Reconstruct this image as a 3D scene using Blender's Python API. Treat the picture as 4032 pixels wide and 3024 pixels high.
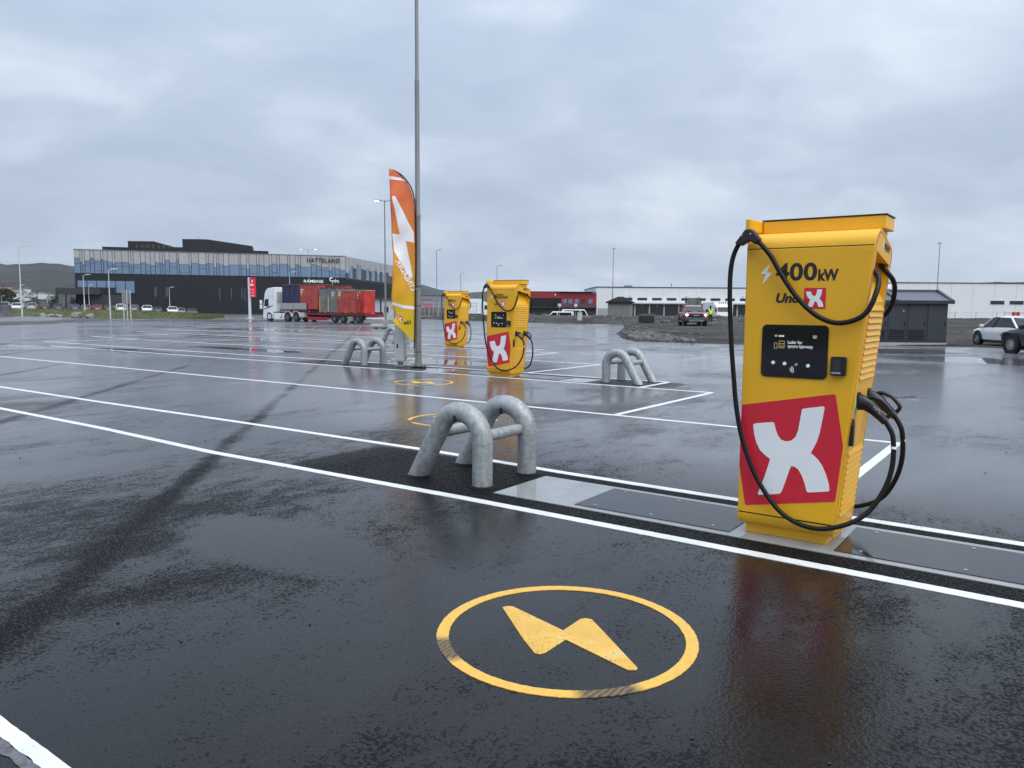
import bpy, bmesh, math, random
import numpy as np
from mathutils import Matrix, Vector, noise as mnoise
for o in list(bpy.data.objects):
    bpy.data.objects.remove(o, do_unlink=True)
S = bpy.context.scene
COL = S.collection
R = math.radians
random.seed(7)
rng = np.random.default_rng(11)

# ------------------------------------------------------------------ camera
cam_d = bpy.data.cameras.new('camera')
cam = bpy.data.objects.new('camera', cam_d)
COL.objects.link(cam)
cam_d.sensor_width = 36.0
cam_d.lens = 27.04
cam_d.clip_start = 0.05
cam_d.clip_end = 9000
cam.matrix_world = Matrix.Translation((0, 0, 1.6)) @ Matrix.Rotation(R(90 - 5.7), 4, 'X') @ Matrix.Rotation(R(0.4), 4, 'Z')
S.camera = cam
S.render.resolution_x, S.render.resolution_y = 1024, 768

# ------------------------------------------------------------------ sky and sun (overcast)
SUN_AZ, SUN_EL = R(140), R(54)           # azimuth clockwise from +Y
SUN_DIR = Vector((math.sin(SUN_AZ) * math.cos(SUN_EL), math.cos(SUN_AZ) * math.cos(SUN_EL), math.sin(SUN_EL)))
W = bpy.data.worlds.new('World')
S.world = W
W.use_nodes = True
def build_world():
    nt = W.node_tree; N = nt.nodes; K = nt.links
    N.clear()
    out = N.new('ShaderNodeOutputWorld')
    sky = N.new('ShaderNodeTexSky'); sky.sky_type = 'NISHITA'; sky.sun_disc = False
    sky.sun_elevation = SUN_EL; sky.sun_rotation = SUN_AZ; sky.air_density = 1.4; sky.dust_density = 3.0
    bg1 = N.new('ShaderNodeBackground'); bg1.inputs[1].default_value = 0.06
    K.new(sky.outputs[0], bg1.inputs[0])
    tc = N.new('ShaderNodeTexCoord')
    sp = N.new('ShaderNodeSeparateXYZ'); K.new(tc.outputs['Generated'], sp.inputs[0])
    def m(op, a, b=None, c=None):
        n = N.new('ShaderNodeMath'); n.operation = op
        for i, x in enumerate((a, b, c)):
            if x is None: continue
            if isinstance(x, (int, float)): n.inputs[i].default_value = x
            else: K.new(x, n.inputs[i])
        return n.outputs[0]
    zc = m('ADD', m('MAXIMUM', sp.outputs[2], 0.0), 0.30)
    px, py = m('DIVIDE', sp.outputs[0], zc), m('DIVIDE', sp.outputs[1], zc)
    cb = N.new('ShaderNodeCombineXYZ'); K.new(px, cb.inputs[0]); K.new(py, cb.inputs[1])
    def nz(scale, detail, rough, dist, off, sx=1.0, sy=1.0):
        mp = N.new('ShaderNodeMapping'); mp.inputs['Location'].default_value = off
        mp.inputs['Scale'].default_value = (sx, sy, 1); mp.inputs['Rotation'].default_value = (0, 0, R(-18))
        K.new(cb.outputs[0], mp.inputs[0])
        n = N.new('ShaderNodeTexNoise'); n.inputs['Scale'].default_value = scale; n.inputs['Detail'].default_value = detail
        n.inputs['Roughness'].default_value = rough; n.inputs['Distortion'].default_value = dist
        K.new(mp.outputs[0], n.inputs['Vector']); return n.outputs[0]
    a = nz(0.85, 4, .5, .3, (3.1, 1.7, 0), 1.0, 1.0)
    b = nz(2.2, 6, .50, .6, (8.2, 5.3, 0), .9, 1.1)
    c = nz(5.5, 6, .55, .5, (1.4, 9.9, 0), .85, 1.15)
    s = m('ADD', m('ADD', m('MULTIPLY', a, .40), m('MULTIPLY', b, .48)), m('MULTIPLY', c, .20))
    # thin cover lets more light through on the side of the sun
    dt = N.new('ShaderNodeVectorMath'); dt.operation = 'DOT_PRODUCT'
    K.new(tc.outputs['Generated'], dt.inputs[0]); dt.inputs[1].default_value = SUN_DIR
    glow = m('MULTIPLY', m('POWER', m('MAXIMUM', dt.outputs['Value'], 0.0), 2.0), .13)
    s = m('ADD', s, glow)
    cr = N.new('ShaderNodeValToRGB'); K.new(s, cr.inputs[0])
    e = cr.color_ramp.elements
    e[0].position = .42; e[0].color = (.400, .478, .605, 1)
    e[1].position = .70; e[1].color = (.660, .735, .820, 1)
    x = cr.color_ramp.elements.new(.52); x.color = (.455, .536, .662, 1)
    x = cr.color_ramp.elements.new(.60); x.color = (.540, .620, .730, 1)
    # an overcast sky is about three times as bright overhead as at the horizon
    lum = m('MULTIPLY_ADD', m('POWER', m('MAXIMUM', sp.outputs[2], 0.0), 2.0), .93, .715)
    bg2 = N.new('ShaderNodeBackground'); K.new(cr.outputs[0], bg2.inputs[0]); K.new(lum, bg2.inputs[1])
    mx = N.new('ShaderNodeMixShader'); mx.inputs[0].default_value = .93
    K.new(bg1.outputs[0], mx.inputs[1]); K.new(bg2.outputs[0], mx.inputs[2])
    K.new(mx.outputs[0], out.inputs[0])
build_world()
sun_d = bpy.data.lights.new('sun', 'SUN')
sun_d.energy = 1.4; sun_d.angle = R(60); sun_d.color = (1.0, .985, .965)
sun = bpy.data.objects.new('sun', sun_d); COL.objects.link(sun)
sun.rotation_euler = (-SUN_DIR).to_track_quat('-Z', 'Y').to_euler()
S.view_settings.view_transform = 'Standard'
S.view_settings.look = 'None'
S.view_settings.gamma = 1
S.view_settings.use_curve_mapping = False
S.view_settings.exposure = 0.7

# ------------------------------------------------------------------ lot frame: u along the bays, v across them
TH = R(-35.6)
UX, UY = math.cos(TH), math.sin(TH)
def UV(u, v, z=0.0):
    return Vector((u * UX - v * UY, u * UY + v * UX, z))

# ------------------------------------------------------------------ materials
MATS = {}
def mat(name, col, rough=.5, metal=0., var=0., scale=4., bump=0., bscale=120., spec=.5, emit=None, es=1., coat=0., rvar=0., detail=4):
    if name in MATS: return MATS[name]
    m = bpy.data.materials.new(name); m.use_nodes = True
    nt = m.node_tree; N = nt.nodes; K = nt.links
    b = N['Principled BSDF']
    b.inputs['Base Color'].default_value = (*col, 1); b.inputs['Roughness'].default_value = rough
    b.inputs['Metallic'].default_value = metal; b.inputs['Specular IOR Level'].default_value = spec
    if coat:
        b.inputs['Coat Weight'].default_value = coat; b.inputs['Coat Roughness'].default_value = .08
    if emit:
        b.inputs['Emission Color'].default_value = (*emit, 1); b.inputs['Emission Strength'].default_value = es
    if var or bump or rvar:
        tc = N.new('ShaderNodeTexCoord')
        if var or rvar:
            n = N.new('ShaderNodeTexNoise'); n.inputs['Scale'].default_value = scale; n.inputs['Detail'].default_value = detail
            K.new(tc.outputs['Object'], n.inputs['Vector'])
            if var:
                r = N.new('ShaderNodeMapRange'); r.inputs['From Min'].default_value = .3; r.inputs['From Max'].default_value = .7
                r.inputs['To Min'].default_value = 1 - var; r.inputs['To Max'].default_value = 1 + var
                K.new(n.outputs[0], r.inputs['Value'])
                mx = N.new('ShaderNodeVectorMath'); mx.operation = 'SCALE'; mx.inputs[0].default_value = col
                K.new(r.outputs[0], mx.inputs['Scale']); K.new(mx.outputs[0], b.inputs['Base Color'])
            if rvar:
                r2 = N.new('ShaderNodeMapRange'); r2.inputs['From Min'].default_value = .3; r2.inputs['From Max'].default_value = .7
                r2.inputs['To Min'].default_value = max(.02, rough - rvar); r2.inputs['To Max'].default_value = rough + rvar
                K.new(n.outputs[0], r2.inputs['Value']); K.new(r2.outputs[0], b.inputs['Roughness'])
        if bump:
            n2 = N.new('ShaderNodeTexNoise'); n2.inputs['Scale'].default_value = bscale; n2.inputs['Detail'].default_value = 3
            K.new(tc.outputs['Object'], n2.inputs['Vector'])
            bp = N.new('ShaderNodeBump'); bp.inputs['Strength'].default_value = bump; bp.inputs['Distance'].default_value = .01
            K.new(n2.outputs[0], bp.inputs['Height']); K.new(bp.outputs[0], b.inputs['Normal'])
    MATS[name] = m
    return m

# ------------------------------------------------------------------ mesh builder
class MB:
    def __init__(s): s.v = []; s.f = []
    def add(s, vs, fs):
        n = len(s.v); s.v += [tuple(p) for p in vs]; s.f += [tuple(i + n for i in f) for f in fs]; return s
    def box(s, x0, x1, y0, y1, z0, z1):
        return s.add([(x0, y0, z0), (x1, y0, z0), (x1, y1, z0), (x0, y1, z0), (x0, y0, z1), (x1, y0, z1), (x1, y1, z1), (x0, y1, z1)],
                     [(0, 3, 2, 1), (4, 5, 6, 7), (0, 1, 5, 4), (1, 2, 6, 5), (2, 3, 7, 6), (3, 0, 4, 7)])
    def prism(s, poly, a0, a1, axis='y'):
        n = len(poly)
        mk = {'y': lambda p, a: (p[0], a, p[1]), 'z': lambda p, a: (p[0], p[1], a), 'x': lambda p, a: (a, p[0], p[1])}[axis]
        return s.add([mk(p, a0) for p in poly] + [mk(p, a1) for p in poly],
                     [tuple(range(n)), tuple(range(2 * n - 1, n - 1, -1))] + [(i, i + n, (i + 1) % n + n, (i + 1) % n) for i in range(n)])
    def loft(s, rings, cap=True, closed=True):
        n = len(rings[0]); vs = [p for r in rings for p in r]; fs = []
        for k in range(len(rings) - 1):
            for i in range(n if closed else n - 1):
                j = (i + 1) % n
                fs.append((k * n + i, k * n + j, (k + 1) * n + j, (k + 1) * n + i))
        if cap and closed:
            fs.append(tuple(range(n - 1, -1, -1))); fs.append(tuple(range((len(rings) - 1) * n, len(rings) * n)))
        return s.add(vs, fs)
    def tube(s, path, r, seg=10, cap=True):
        P = [Vector(p) for p in path]; n = len(P)
        rs = r if isinstance(r, (list, tuple)) else [r] * n
        rings = []; up = None
        for i in range(n):
            t = (P[min(i + 1, n - 1)] - P[max(i - 1, 0)]).normalized()
            if up is None:
                up = Vector((0, 0, 1)) if abs(t.z) < .9 else Vector((1, 0, 0))
            side = t.cross(up)
            if side.length < 1e-5: side = t.orthogonal()
            side.normalize(); up = side.cross(t).normalized()
            rings.append([P[i] + (side * math.cos(2 * math.pi * k / seg) + up * math.sin(2 * math.pi * k / seg)) * rs[i] for k in range(seg)])
        return s.loft(rings, cap)
    def cyl(s, p0, p1, r0, r1=None, seg=14):
        return s.tube([p0, p1], [r0, r0 if r1 is None else r1], seg)
    def lathe(s, prof, seg=20, axis='y', c=(0, 0, 0)):
        rings = []
        for k in range(seg):
            a = 2 * math.pi * k / seg; ring = []
            for (rad, h) in prof:
                if axis == 'y': p = (rad * math.cos(a), h, rad * math.sin(a))
                elif axis == 'z': p = (rad * math.cos(a), rad * math.sin(a), h)
                else: p = (h, rad * math.cos(a), rad * math.sin(a))
                ring.append((p[0] + c[0], p[1] + c[1], p[2] + c[2]))
            rings.append(ring)
        rings.append(rings[0])
        return s.loft(rings, cap=False, closed=False)
    def xf(s, M):
        s.v = [tuple(M @ Vector(p)) for p in s.v]; return s
    def mesh(s, name, smooth=0):
        me = bpy.data.meshes.new(name); me.from_pydata(s.v, [], s.f); me.update()
        bm = bmesh.new(); bm.from_mesh(me); bmesh.ops.recalc_face_normals(bm, faces=bm.faces); bm.to_mesh(me); bm.free()
        if smooth:
            me.polygons.foreach_set('use_smooth', [True] * len(me.polygons)); me.set_sharp_from_angle(angle=R(smooth))
        return me
    def build(s, name, m, parent=None, smooth=0, bevel=0., seg=2, wn=False):
        me = s.mesh(name, smooth)
        if m: me.materials.append(m)
        o = bpy.data.objects.new(name, me); COL.objects.link(o)
        if parent: o.parent = parent
        if bevel:
            b = o.modifiers.new('bevel', 'BEVEL'); b.width = bevel; b.segments = seg; b.limit_method = 'ANGLE'; b.angle_limit = R(38)
        return o
def tag(o, label=None, cat=None, group=None, kind=None):
    if label: o['label'] = label
    if cat: o['category'] = cat
    if group: o['group'] = group
    if kind: o['kind'] = kind
    return o
def thing(name, label, cat, loc=(0, 0, 0), rotz=0., group=None):
    o = bpy.data.objects.new(name, None); COL.objects.link(o); o.empty_display_size = .2
    o.location = loc; o.rotation_euler = (0, 0, rotz)
    return tag(o, label, cat, group)
def copy_tree(o, parent=None):
    c = o.copy(); COL.objects.link(c); c.parent = parent
    for ch in list(o.children): copy_tree(ch, c)
    return c
def spath(pts, n=8):
    P = [Vector(p) for p in pts]; out = []
    for i in range(len(P) - 1):
        p0 = P[max(i - 1, 0)]; p1 = P[i]; p2 = P[i + 1]; p3 = P[min(i + 2, len(P) - 1)]
        for k in range(n):
            t = k / n
            out.append(.5 * ((2 * p1) + (-p0 + p2) * t + (2 * p0 - 5 * p1 + 4 * p2 - p3) * t * t + (-p0 + 3 * p1 - 3 * p2 + p3) * t ** 3))
    out.append(P[-1]); return out
def rrect(x0, x1, z0, z1, r, n=5):
    out = []
    for cx, cz, a0 in ((x1 - r, z1 - r, 0), (x0 + r, z1 - r, 90), (x0 + r, z0 + r, 180), (x1 - r, z0 + r, 270)):
        for k in range(n + 1):
            a = R(a0 + 90 * k / n); out.append((cx + r * math.cos(a), cz + r * math.sin(a)))
    return out
def text_obj(name, s, size, m, parent, M, bold=0., shear=0., ext=.0006, align='LEFT', width=None, spacing=1.):
    cu = bpy.data.curves.new(name, 'FONT'); cu.body = s; cu.size = size; cu.offset = bold; cu.shear = shear; cu.extrude = ext
    cu.align_x = align; cu.resolution_u = 4; cu.space_character = spacing
    t = bpy.data.objects.new(name, cu); COL.objects.link(t)
    dg = bpy.context.evaluated_depsgraph_get()
    me = bpy.data.meshes.new_from_object(t.evaluated_get(dg))
    bpy.data.objects.remove(t, do_unlink=True)
    xs = [v.co.x for v in me.vertices]
    k = 1.
    if width: k = width / (max(xs) - min(xs))
    x0 = min(xs) if align == 'LEFT' else 0
    for v in me.vertices: v.co = M @ Vector(((v.co.x - x0) * k, v.co.y, v.co.z))
    me.materials.clear(); me.materials.append(m)
    o = bpy.data.objects.new(name, me); COL.objects.link(o); o.parent = parent
    return o
def FRONT(x, y, z):          # text standing on a face that looks towards -y
    return Matrix(((1, 0, 0, x), (0, 0, -1, y), (0, 1, 0, z), (0, 0, 0, 1)))
def sstep(a, b, x):
    t = np.clip((x - a) / (b - a), 0, 1); return t * t * (3 - 2 * t)
# ------------------------------------------------------------------ common materials
YEL = mat('charger yellow paint', (.80, .42, .014), .38, var=.035, scale=2.5, rvar=.06, bump=.02, bscale=500)
YEL2 = mat('charger yellow louvre paint', (.74, .39, .014), .42, var=.03, scale=6)
REDP = mat('charger red foil', (.60, .020, .042), .32, var=.03, scale=8)
REDT = mat('red trim', (.42, .015, .02), .4)
WHITEF = mat('white foil', (.82, .84, .86), .35, var=.02)
BLK = mat('black rubber', (.005, .005, .006), .5, var=.15, scale=20, spec=.3)
BLKP = mat('black plastic', (.010, .010, .012), .35, var=.1, scale=12, bump=.03)
BLKG = mat('black glass', (.004, .0045, .007), .06)
INK = mat('black print', (.012, .012, .013), .5)
STEEL = mat('bright steel', (.62, .62, .62), .25, 1.)
GREY = mat('pole grey paint', (.20, .205, .205), .42, .3, var=.08, scale=3, rvar=.1)
GREY2 = mat('light pole grey', (.36, .37, .38), .5, .35, var=.06)
GLASS = mat('mirror glass', (.20, .275, .385), .06, .75)
CARGLASS = mat('car glass', (.008, .010, .013), .05, spec=.35)
TYRE = mat('tyre', (.012, .012, .013), .75, var=.2, scale=15)
RIM = mat('alloy rim', (.55, .55, .56), .35, .7)
DARKM = mat('dark underside', (.01, .01, .011), .7)
def galv():
    m = bpy.data.materials.new('galvanised steel'); m.use_nodes = True
    nt = m.node_tree; N = nt.nodes; K = nt.links; b = N['Principled BSDF']
    tc = N.new('ShaderNodeTexCoord')
    vo = N.new('ShaderNodeTexVoronoi'); vo.inputs['Scale'].default_value = 34
    no = N.new('ShaderNodeTexNoise'); no.inputs['Scale'].default_value = 9; no.inputs['Detail'].default_value = 6
    st = N.new('ShaderNodeTexNoise'); st.inputs['Scale'].default_value = 3; st.inputs['Detail'].default_value = 4
    mp = N.new('ShaderNodeMapping'); mp.inputs['Scale'].default_value = (8, 8, .7)
    K.new(tc.outputs['Object'], mp.inputs[0]); K.new(mp.outputs[0], st.inputs['Vector'])
    dv = N.new('ShaderNodeVectorMath'); dv.operation = 'MULTIPLY_ADD'
    K.new(no.outputs['Color'], dv.inputs[0]); dv.inputs[1].default_value = (.05, .05, .05); K.new(tc.outputs['Object'], dv.inputs[2])
    K.new(dv.outputs[0], vo.inputs['Vector']); K.new(tc.outputs['Object'], no.inputs['Vector'])
    sx = N.new('ShaderNodeSeparateColor'); K.new(vo.outputs['Color'], sx.inputs[0])
    a = N.new('ShaderNodeMath'); a.operation = 'MULTIPLY_ADD'; K.new(sx.outputs[0], a.inputs[0]); a.inputs[1].default_value = .38; K.new(st.outputs[0], a.inputs[2])
    cr = N.new('ShaderNodeValToRGB'); K.new(a.outputs[0], cr.inputs[0])
    cr.color_ramp.elements[0].position = .30; cr.color_ramp.elements[0].color = (.20, .215, .225, 1)
    cr.color_ramp.elements[1].position = 1.0; cr.color_ramp.elements[1].color = (.38, .405, .415, 1)
    K.new(cr.outputs[0], b.inputs['Base Color'])
    b.inputs['Metallic'].default_value = .25; b.inputs['Roughness'].default_value = .42
    rr = N.new('ShaderNodeMapRange'); K.new(sx.outputs[1], rr.inputs[0]); rr.inputs[3].default_value = .34; rr.inputs[4].default_value = .55
    K.new(rr.outputs[0], b.inputs['Roughness'])
    return m
GALV = galv()

# ------------------------------------------------------------------ ground
LOT = [(-120, -14), (46, -14), (46, 12), (25.5, 25.6), (22.2, 29.2), (20.4, 33.6), (16, 34.9), (12, 34.6), (10.35, 34.5), (5.9, 37.0),
       (5.75, 40), (6.5, 48), (9, 62), (10.8, 75.5), (4.7, 78.2), (1.9, 81.7), (-11.5, 98.3), (-16, 118), (-34, 126), (-62, 122), (-120, 110)]
def lot_sd(X, Y):
    """signed distance to the lot outline, negative inside"""
    P = np.array(LOT, float); Q = np.roll(P, -1, 0)
    d = np.full(X.shape, 1e9); ins = np.zeros(X.shape, bool)
    for (ax, ay), (bx, by) in zip(P, Q):
        ex, ey = bx - ax, by - ay
        t = np.clip(((X - ax) * ex + (Y - ay) * ey) / (ex * ex + ey * ey), 0, 1)
        d = np.minimum(d, np.hypot(X - ax - t * ex, Y - ay - t * ey))
        c = ((ay > Y) != (by > Y)) & (X < ex * (Y - ay) / (ey if ey else 1e-9) + ax)
        ins ^= c
    return np.where(ins, -d, d)
def vnoise(X, Y, s, seed=0):
    r = np.random.default_rng(seed).random((64, 64))
    x, y = X / s, Y / s; xi, yi = np.floor(x).astype(int), np.floor(y).astype(int); fx, fy = x - xi, y - yi
    fx = fx * fx * (3 - 2 * fx); fy = fy * fy * (3 - 2 * fy)
    g = lambda i, j: r[i % 64, j % 64]
    return (g(xi, yi) * (1 - fx) + g(xi + 1, yi) * fx) * (1 - fy) + (g(xi, yi + 1) * (1 - fx) + g(xi + 1, yi + 1) * fx) * fy - .5
def terr_z(X, Y):
    d = lot_sd(X, Y)
    rough = vnoise(X, Y, 1.7, 1) * .10 + vnoise(X, Y, .6, 2) * .06 + vnoise(X, Y, 6, 3) * .12
    far = sstep(81, 87, Y) * (X > 8) + sstep(.2, 3.0, d) * (X <= 8) * (Y > 70)
    z = .05 + rough * (.7 + .8 * far) + .52 * far
    z = z - 1.25 * sstep(98, 125, Y) * (X > -22)                       # falls away behind the ridge
    z = np.where((X > 18) & (Y < 60), z - .20 * sstep(20, 24, X), z)
    left = sstep(-20, -26, X)
    zl = -.25 + .75 * sstep(-56, -90, X) + .0 * Y
    z = z * (1 - left) + (zl + rough * .25) * left
    z = np.where(d < 0, -.06, .02 + z * sstep(0, .9, d))
    return z
def grid_mesh(name, xs, ys, zf, m, smooth=True):
    X, Y = np.meshgrid(xs, ys); Z = zf(X, Y); n = len(xs); k = len(ys)
    V = np.c_[X.ravel(), Y.ravel(), Z.ravel()]
    i = np.arange(n * k).reshape(k, n)
    F = np.c_[i[:-1, :-1].ravel(), i[:-1, 1:].ravel(), i[1:, 1:].ravel(), i[1:, :-1].ravel()]
    me = bpy.data.meshes.new(name); me.from_pydata(V.tolist(), [], F.tolist()); me.update()
    if smooth: me.polygons.foreach_set('use_smooth', [True] * len(me.polygons))
    me.materials.append(m); o = bpy.data.objects.new(name, me); COL.objects.link(o); return o

GRAVEL = mat('gravel dirt', (.06, .058, .056), .85, var=.45, scale=1.1, bump=.9, bscale=9, detail=8)
def gravel_mat():
    m = bpy.data.materials.new('wet gravel'); m.use_nodes = True
    nt = m.node_tree; N = nt.nodes; K = nt.links; b = N['Principled BSDF']
    tc = N.new('ShaderNodeTexCoord')
    def nz(s, d=6):
        n = N.new('ShaderNodeTexNoise'); n.inputs['Scale'].default_value = s; n.inputs['Detail'].default_value = d; n.inputs['Roughness'].default_value = .65
        K.new(tc.outputs['Object'], n.inputs['Vector']); return n.outputs[0]
    a, f = nz(.16, 5), nz(3.5, 8)
    cr = N.new('ShaderNodeValToRGB'); K.new(a, cr.inputs[0])
    cr.color_ramp.elements[0].position = .36; cr.color_ramp.elements[0].color = (.024, .021, .018, 1)
    cr.color_ramp.elements[1].position = .62; cr.color_ramp.elements[1].color = (.070, .066, .062, 1)
    mr = N.new('ShaderNodeMapRange'); K.new(f, mr.inputs[0]); mr.inputs[1].default_value = .3; mr.inputs[2].default_value = .7; mr.inputs[3].default_value = .5; mr.inputs[4].default_value = 1.5
    vm = N.new('ShaderNodeVectorMath'); vm.operation = 'SCALE'; K.new(cr.outputs[0], vm.inputs[0]); K.new(mr.outputs[0], vm.inputs['Scale'])
    K.new(vm.outputs[0], b.inputs['Base Color']); b.inputs['Roughness'].default_value = .9; b.inputs['Specular IOR Level'].default_value = .2
    bp = N.new('ShaderNodeBump'); bp.inputs['Strength'].default_value = .8; bp.inputs['Distance'].default_value = .12; K.new(f, bp.inputs['Height']); K.new(bp.outputs[0], b.inputs['Normal'])
    return m
WGRAVEL = gravel_mat()
terrain = tag(grid_mesh('terrain', np.r_[-170:-30:2.5, -30:34:.5, 34:150:2.], np.r_[24:112:.5, 112:232:3.], terr_z, WGRAVEL), kind='structure')
gm = MB(); gm.add([(-4000, -4000, -1.6), (4000, -4000, -1.6), (4000, 5000, -1.6), (-4000, 5000, -1.6)], [(0, 1, 2, 3)])
tag(gm.build('ground', mat('far ground', (.07, .075, .06), .9, var=.3, scale=.02)), kind='structure')

def asphalt_mat():
    m = bpy.data.materials.new('wet asphalt'); m.use_nodes = True
    nt = m.node_tree; N = nt.nodes; K = nt.links; b = N['Principled BSDF']
    tc = N.new('ShaderNodeTexCoord'); OC = tc.outputs['Object']
    sp = N.new('ShaderNodeSeparateXYZ'); K.new(OC, sp.inputs[0]); U, V = sp.outputs[0], sp.outputs[1]
    def mt(op, a, bb=None, c=None, clamp=False):
        n = N.new('ShaderNodeMath'); n.operation = op; n.use_clamp = clamp
        for i, x in enumerate((a, bb, c)):
            if x is None: continue
            if isinstance(x, (int, float)): n.inputs[i].default_value = x
            else: K.new(x, n.inputs[i])
        return n.outputs[0]
    def nz(scale, detail=4, rough=.55, dist=0., sc=(1, 1, 1), rot=0., off=(0, 0, 0)):
        mp = N.new('ShaderNodeMapping'); mp.inputs['Scale'].default_value = sc; mp.inputs['Rotation'].default_value = (0, 0, rot); mp.inputs['Location'].default_value = off
        K.new(OC, mp.inputs[0])
        n = N.new('ShaderNodeTexNoise'); n.inputs['Scale'].default_value = scale; n.inputs['Detail'].default_value = detail
        n.inputs['Roughness'].default_value = rough; n.inputs['Distortion'].default_value = dist
        K.new(mp.outputs[0], n.inputs['Vector']); return n.outputs[0]
    def mr(x, a, c, lo=0., hi=1., smooth=True):
        n = N.new('ShaderNodeMapRange'); n.interpolation_type = 'SMOOTHSTEP' if smooth else 'LINEAR'
        K.new(x, n.inputs[0]); n.inputs[1].default_value = a; n.inputs[2].default_value = c; n.inputs[3].default_value = lo; n.inputs[4].default_value = hi
        return n.outputs[0]
    big = nz(.22, 5, .6, .4, rot=R(45), sc=(1, .55, 1), off=(3, 7, 0))      # how much water stands, in paver-wide drifts
    mid = nz(1.3, 5, .6, .3, rot=R(45), sc=(1, .45, 1))
    low = nz(.07, 3, .5, .2, off=(11, 2, 0))
    fine = nz(48., 3, .6, .3)
    grain = N.new('ShaderNodeTexVoronoi'); grain.inputs['Scale'].default_value = 62; K.new(OC, grain.inputs['Vector'])
    gd = grain.outputs['Distance']
    # paver joints run at 45 degrees to the bays, 4.75 m apart along the bays
    wob = mt('MULTIPLY_ADD', nz(.8, 4), .22, -.11)
    s = mt('ADD', mt('ADD', U, V), wob)
    fr = mt('FRACT', mt('DIVIDE', mt('ADD', s, 2.55 + 2.375 + 475.), 4.75))
    dist = mt('MULTIPLY', mt('ABSOLUTE', mt('SUBTRACT', fr, .5)), 4.75)      # distance from the joint
    seam = mr(dist, .01, .24, 1., 0.)
    seam = mt('MULTIPLY', mt('MULTIPLY', seam, mr(nz(.55, 3, off=(5, 5, 0)), .30, .48, .35, 1.)), mr(s, -1.2, -.6, 1., 0.))
    # fresh patch between the two lines of the near island, under the first guard
    def boxmask(u0, u1, v0, v1, f=.35):
        a = mt('MULTIPLY', mr(U, u0 - f, u0 + f), mr(U, u1 - f, u1 + f, 1., 0.))
        c = mt('MULTIPLY', mr(V, v0 - .06, v0 + .06), mr(V, v1 - .06, v1 + .06, 1., 0.))
        return mt('MULTIPLY', a, c)
    patch = mt('MAXIMUM', boxmask(-6.1, 1.5, 4.95, 6.22), boxmask(-18.0, -6.6, 14.15, 15.4))
    # water: film grows with the noise; shallow puddles where it stands deepest
    w = mt('ADD', mt('ADD', mt('MULTIPLY', big, .60), mt('MULTIPLY', nz(6.5, 5, .7, .4, rot=R(45), sc=(1, .6, 1)), .20)), mt('ADD', mt('MULTIPLY', mid, .22), mt('MULTIPLY', low, .16)))
    def blob(u, v, ru, rv, amt):
        a = mt('POWER', mt('DIVIDE', mt('SUBTRACT', U, u), ru), 2.); c = mt('POWER', mt('DIVIDE', mt('SUBTRACT', V, v), rv), 2.)
        return mr(mt('ADD', a, c), .2, 1., amt, 0.)
    for u, v, ru, rv, amt in PUDDLES: w = mt('ADD', w, blob(u, v, ru, rv, amt))
    w = mt('SUBTRACT', w, mt('MULTIPLY', seam, .075))
    w = mt('SUBTRACT', mt('SUBTRACT', w, .03), mt('MULTIPLY', patch, .5))
    film = mr(w, .46, .62)
    pud = mr(w, .69, .73)
    # stones standing clear of the water film: matt and dark, the more of them the thinner the film
    sn_ = mt('ADD', mt('MULTIPLY', nz(120., 3, .7), .7), mt('MULTIPLY', gd, .45))
    thr = mt('MULTIPLY_ADD', film, .26, .475)
    stn = mt('MULTIPLY', mr(mt('SUBTRACT', sn_, thr), 0., .07), mt('SUBTRACT', 1., pud))
    g2 = mt('ADD', mt('MULTIPLY', gd, .55), mt('MULTIPLY', fine, .75))
    # colour: bitumen with paler stone
    cr = N.new('ShaderNodeValToRGB'); K.new(g2, cr.inputs[0])
    cr.color_ramp.elements[0].position = .35; cr.color_ramp.elements[0].color = (.0024, .0024, .0027, 1)
    cr.color_ramp.elements[1].position = .95; cr.color_ramp.elements[1].color = (.0132, .0132, .0145, 1)
    dk = mt('SUBTRACT', 1., mt('ADD', mt('MULTIPLY', seam, .25), mt('MULTIPLY', patch, .35)), clamp=True)
    dk = mt('MULTIPLY', dk, mr(mid, .3, .7, .8, 1.2))
    # outer lanes get a paler base colour that stands in for wet sky sheen
    pale_sheen = mt('MAXIMUM', mt('MAXIMUM', mr(s, -12., -2.5, 1., 0.), mr(V, 10., 22.)), mr(V, 6.2, 8.5, 0., .6))
    dk = mt('MULTIPLY', dk, mt('MULTIPLY_ADD', pale_sheen, 15.0, 1.0))
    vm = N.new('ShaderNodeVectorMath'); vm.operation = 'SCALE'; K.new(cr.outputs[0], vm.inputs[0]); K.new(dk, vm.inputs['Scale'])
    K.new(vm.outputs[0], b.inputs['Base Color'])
    ro = mt('SUBTRACT', .31, mt('MULTIPLY', film, .19))
    ro = mt('ADD', ro, mt('ADD', mt('MULTIPLY', seam, .12), mt('MULTIPLY', patch, .16)))
    ro = mt('ADD', ro, mt('MULTIPLY', stn, .25))
    ro = mt('MULTIPLY', ro, mt('SUBTRACT', 1., mt('MULTIPLY', pud, .90)))
    K.new(mt('SUBTRACT', .5, mt('MULTIPLY', stn, .38)), b.inputs['Specular IOR Level'])
    K.new(ro, b.inputs['Roughness'])
    b.inputs['IOR'].default_value = 1.36
    bs = mt('MULTIPLY', mt('SUBTRACT', .36, mt('MULTIPLY', film, .27)), mt('SUBTRACT', 1., mt('MULTIPLY', pud, .985)))
    bp = N.new('ShaderNodeBump'); bp.inputs['Distance'].default_value = .010
    K.new(bs, bp.inputs['Strength']); K.new(g2, bp.inputs['Height'])
    K.new(bp.outputs[0], b.inputs['Normal'])
    return m
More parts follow.
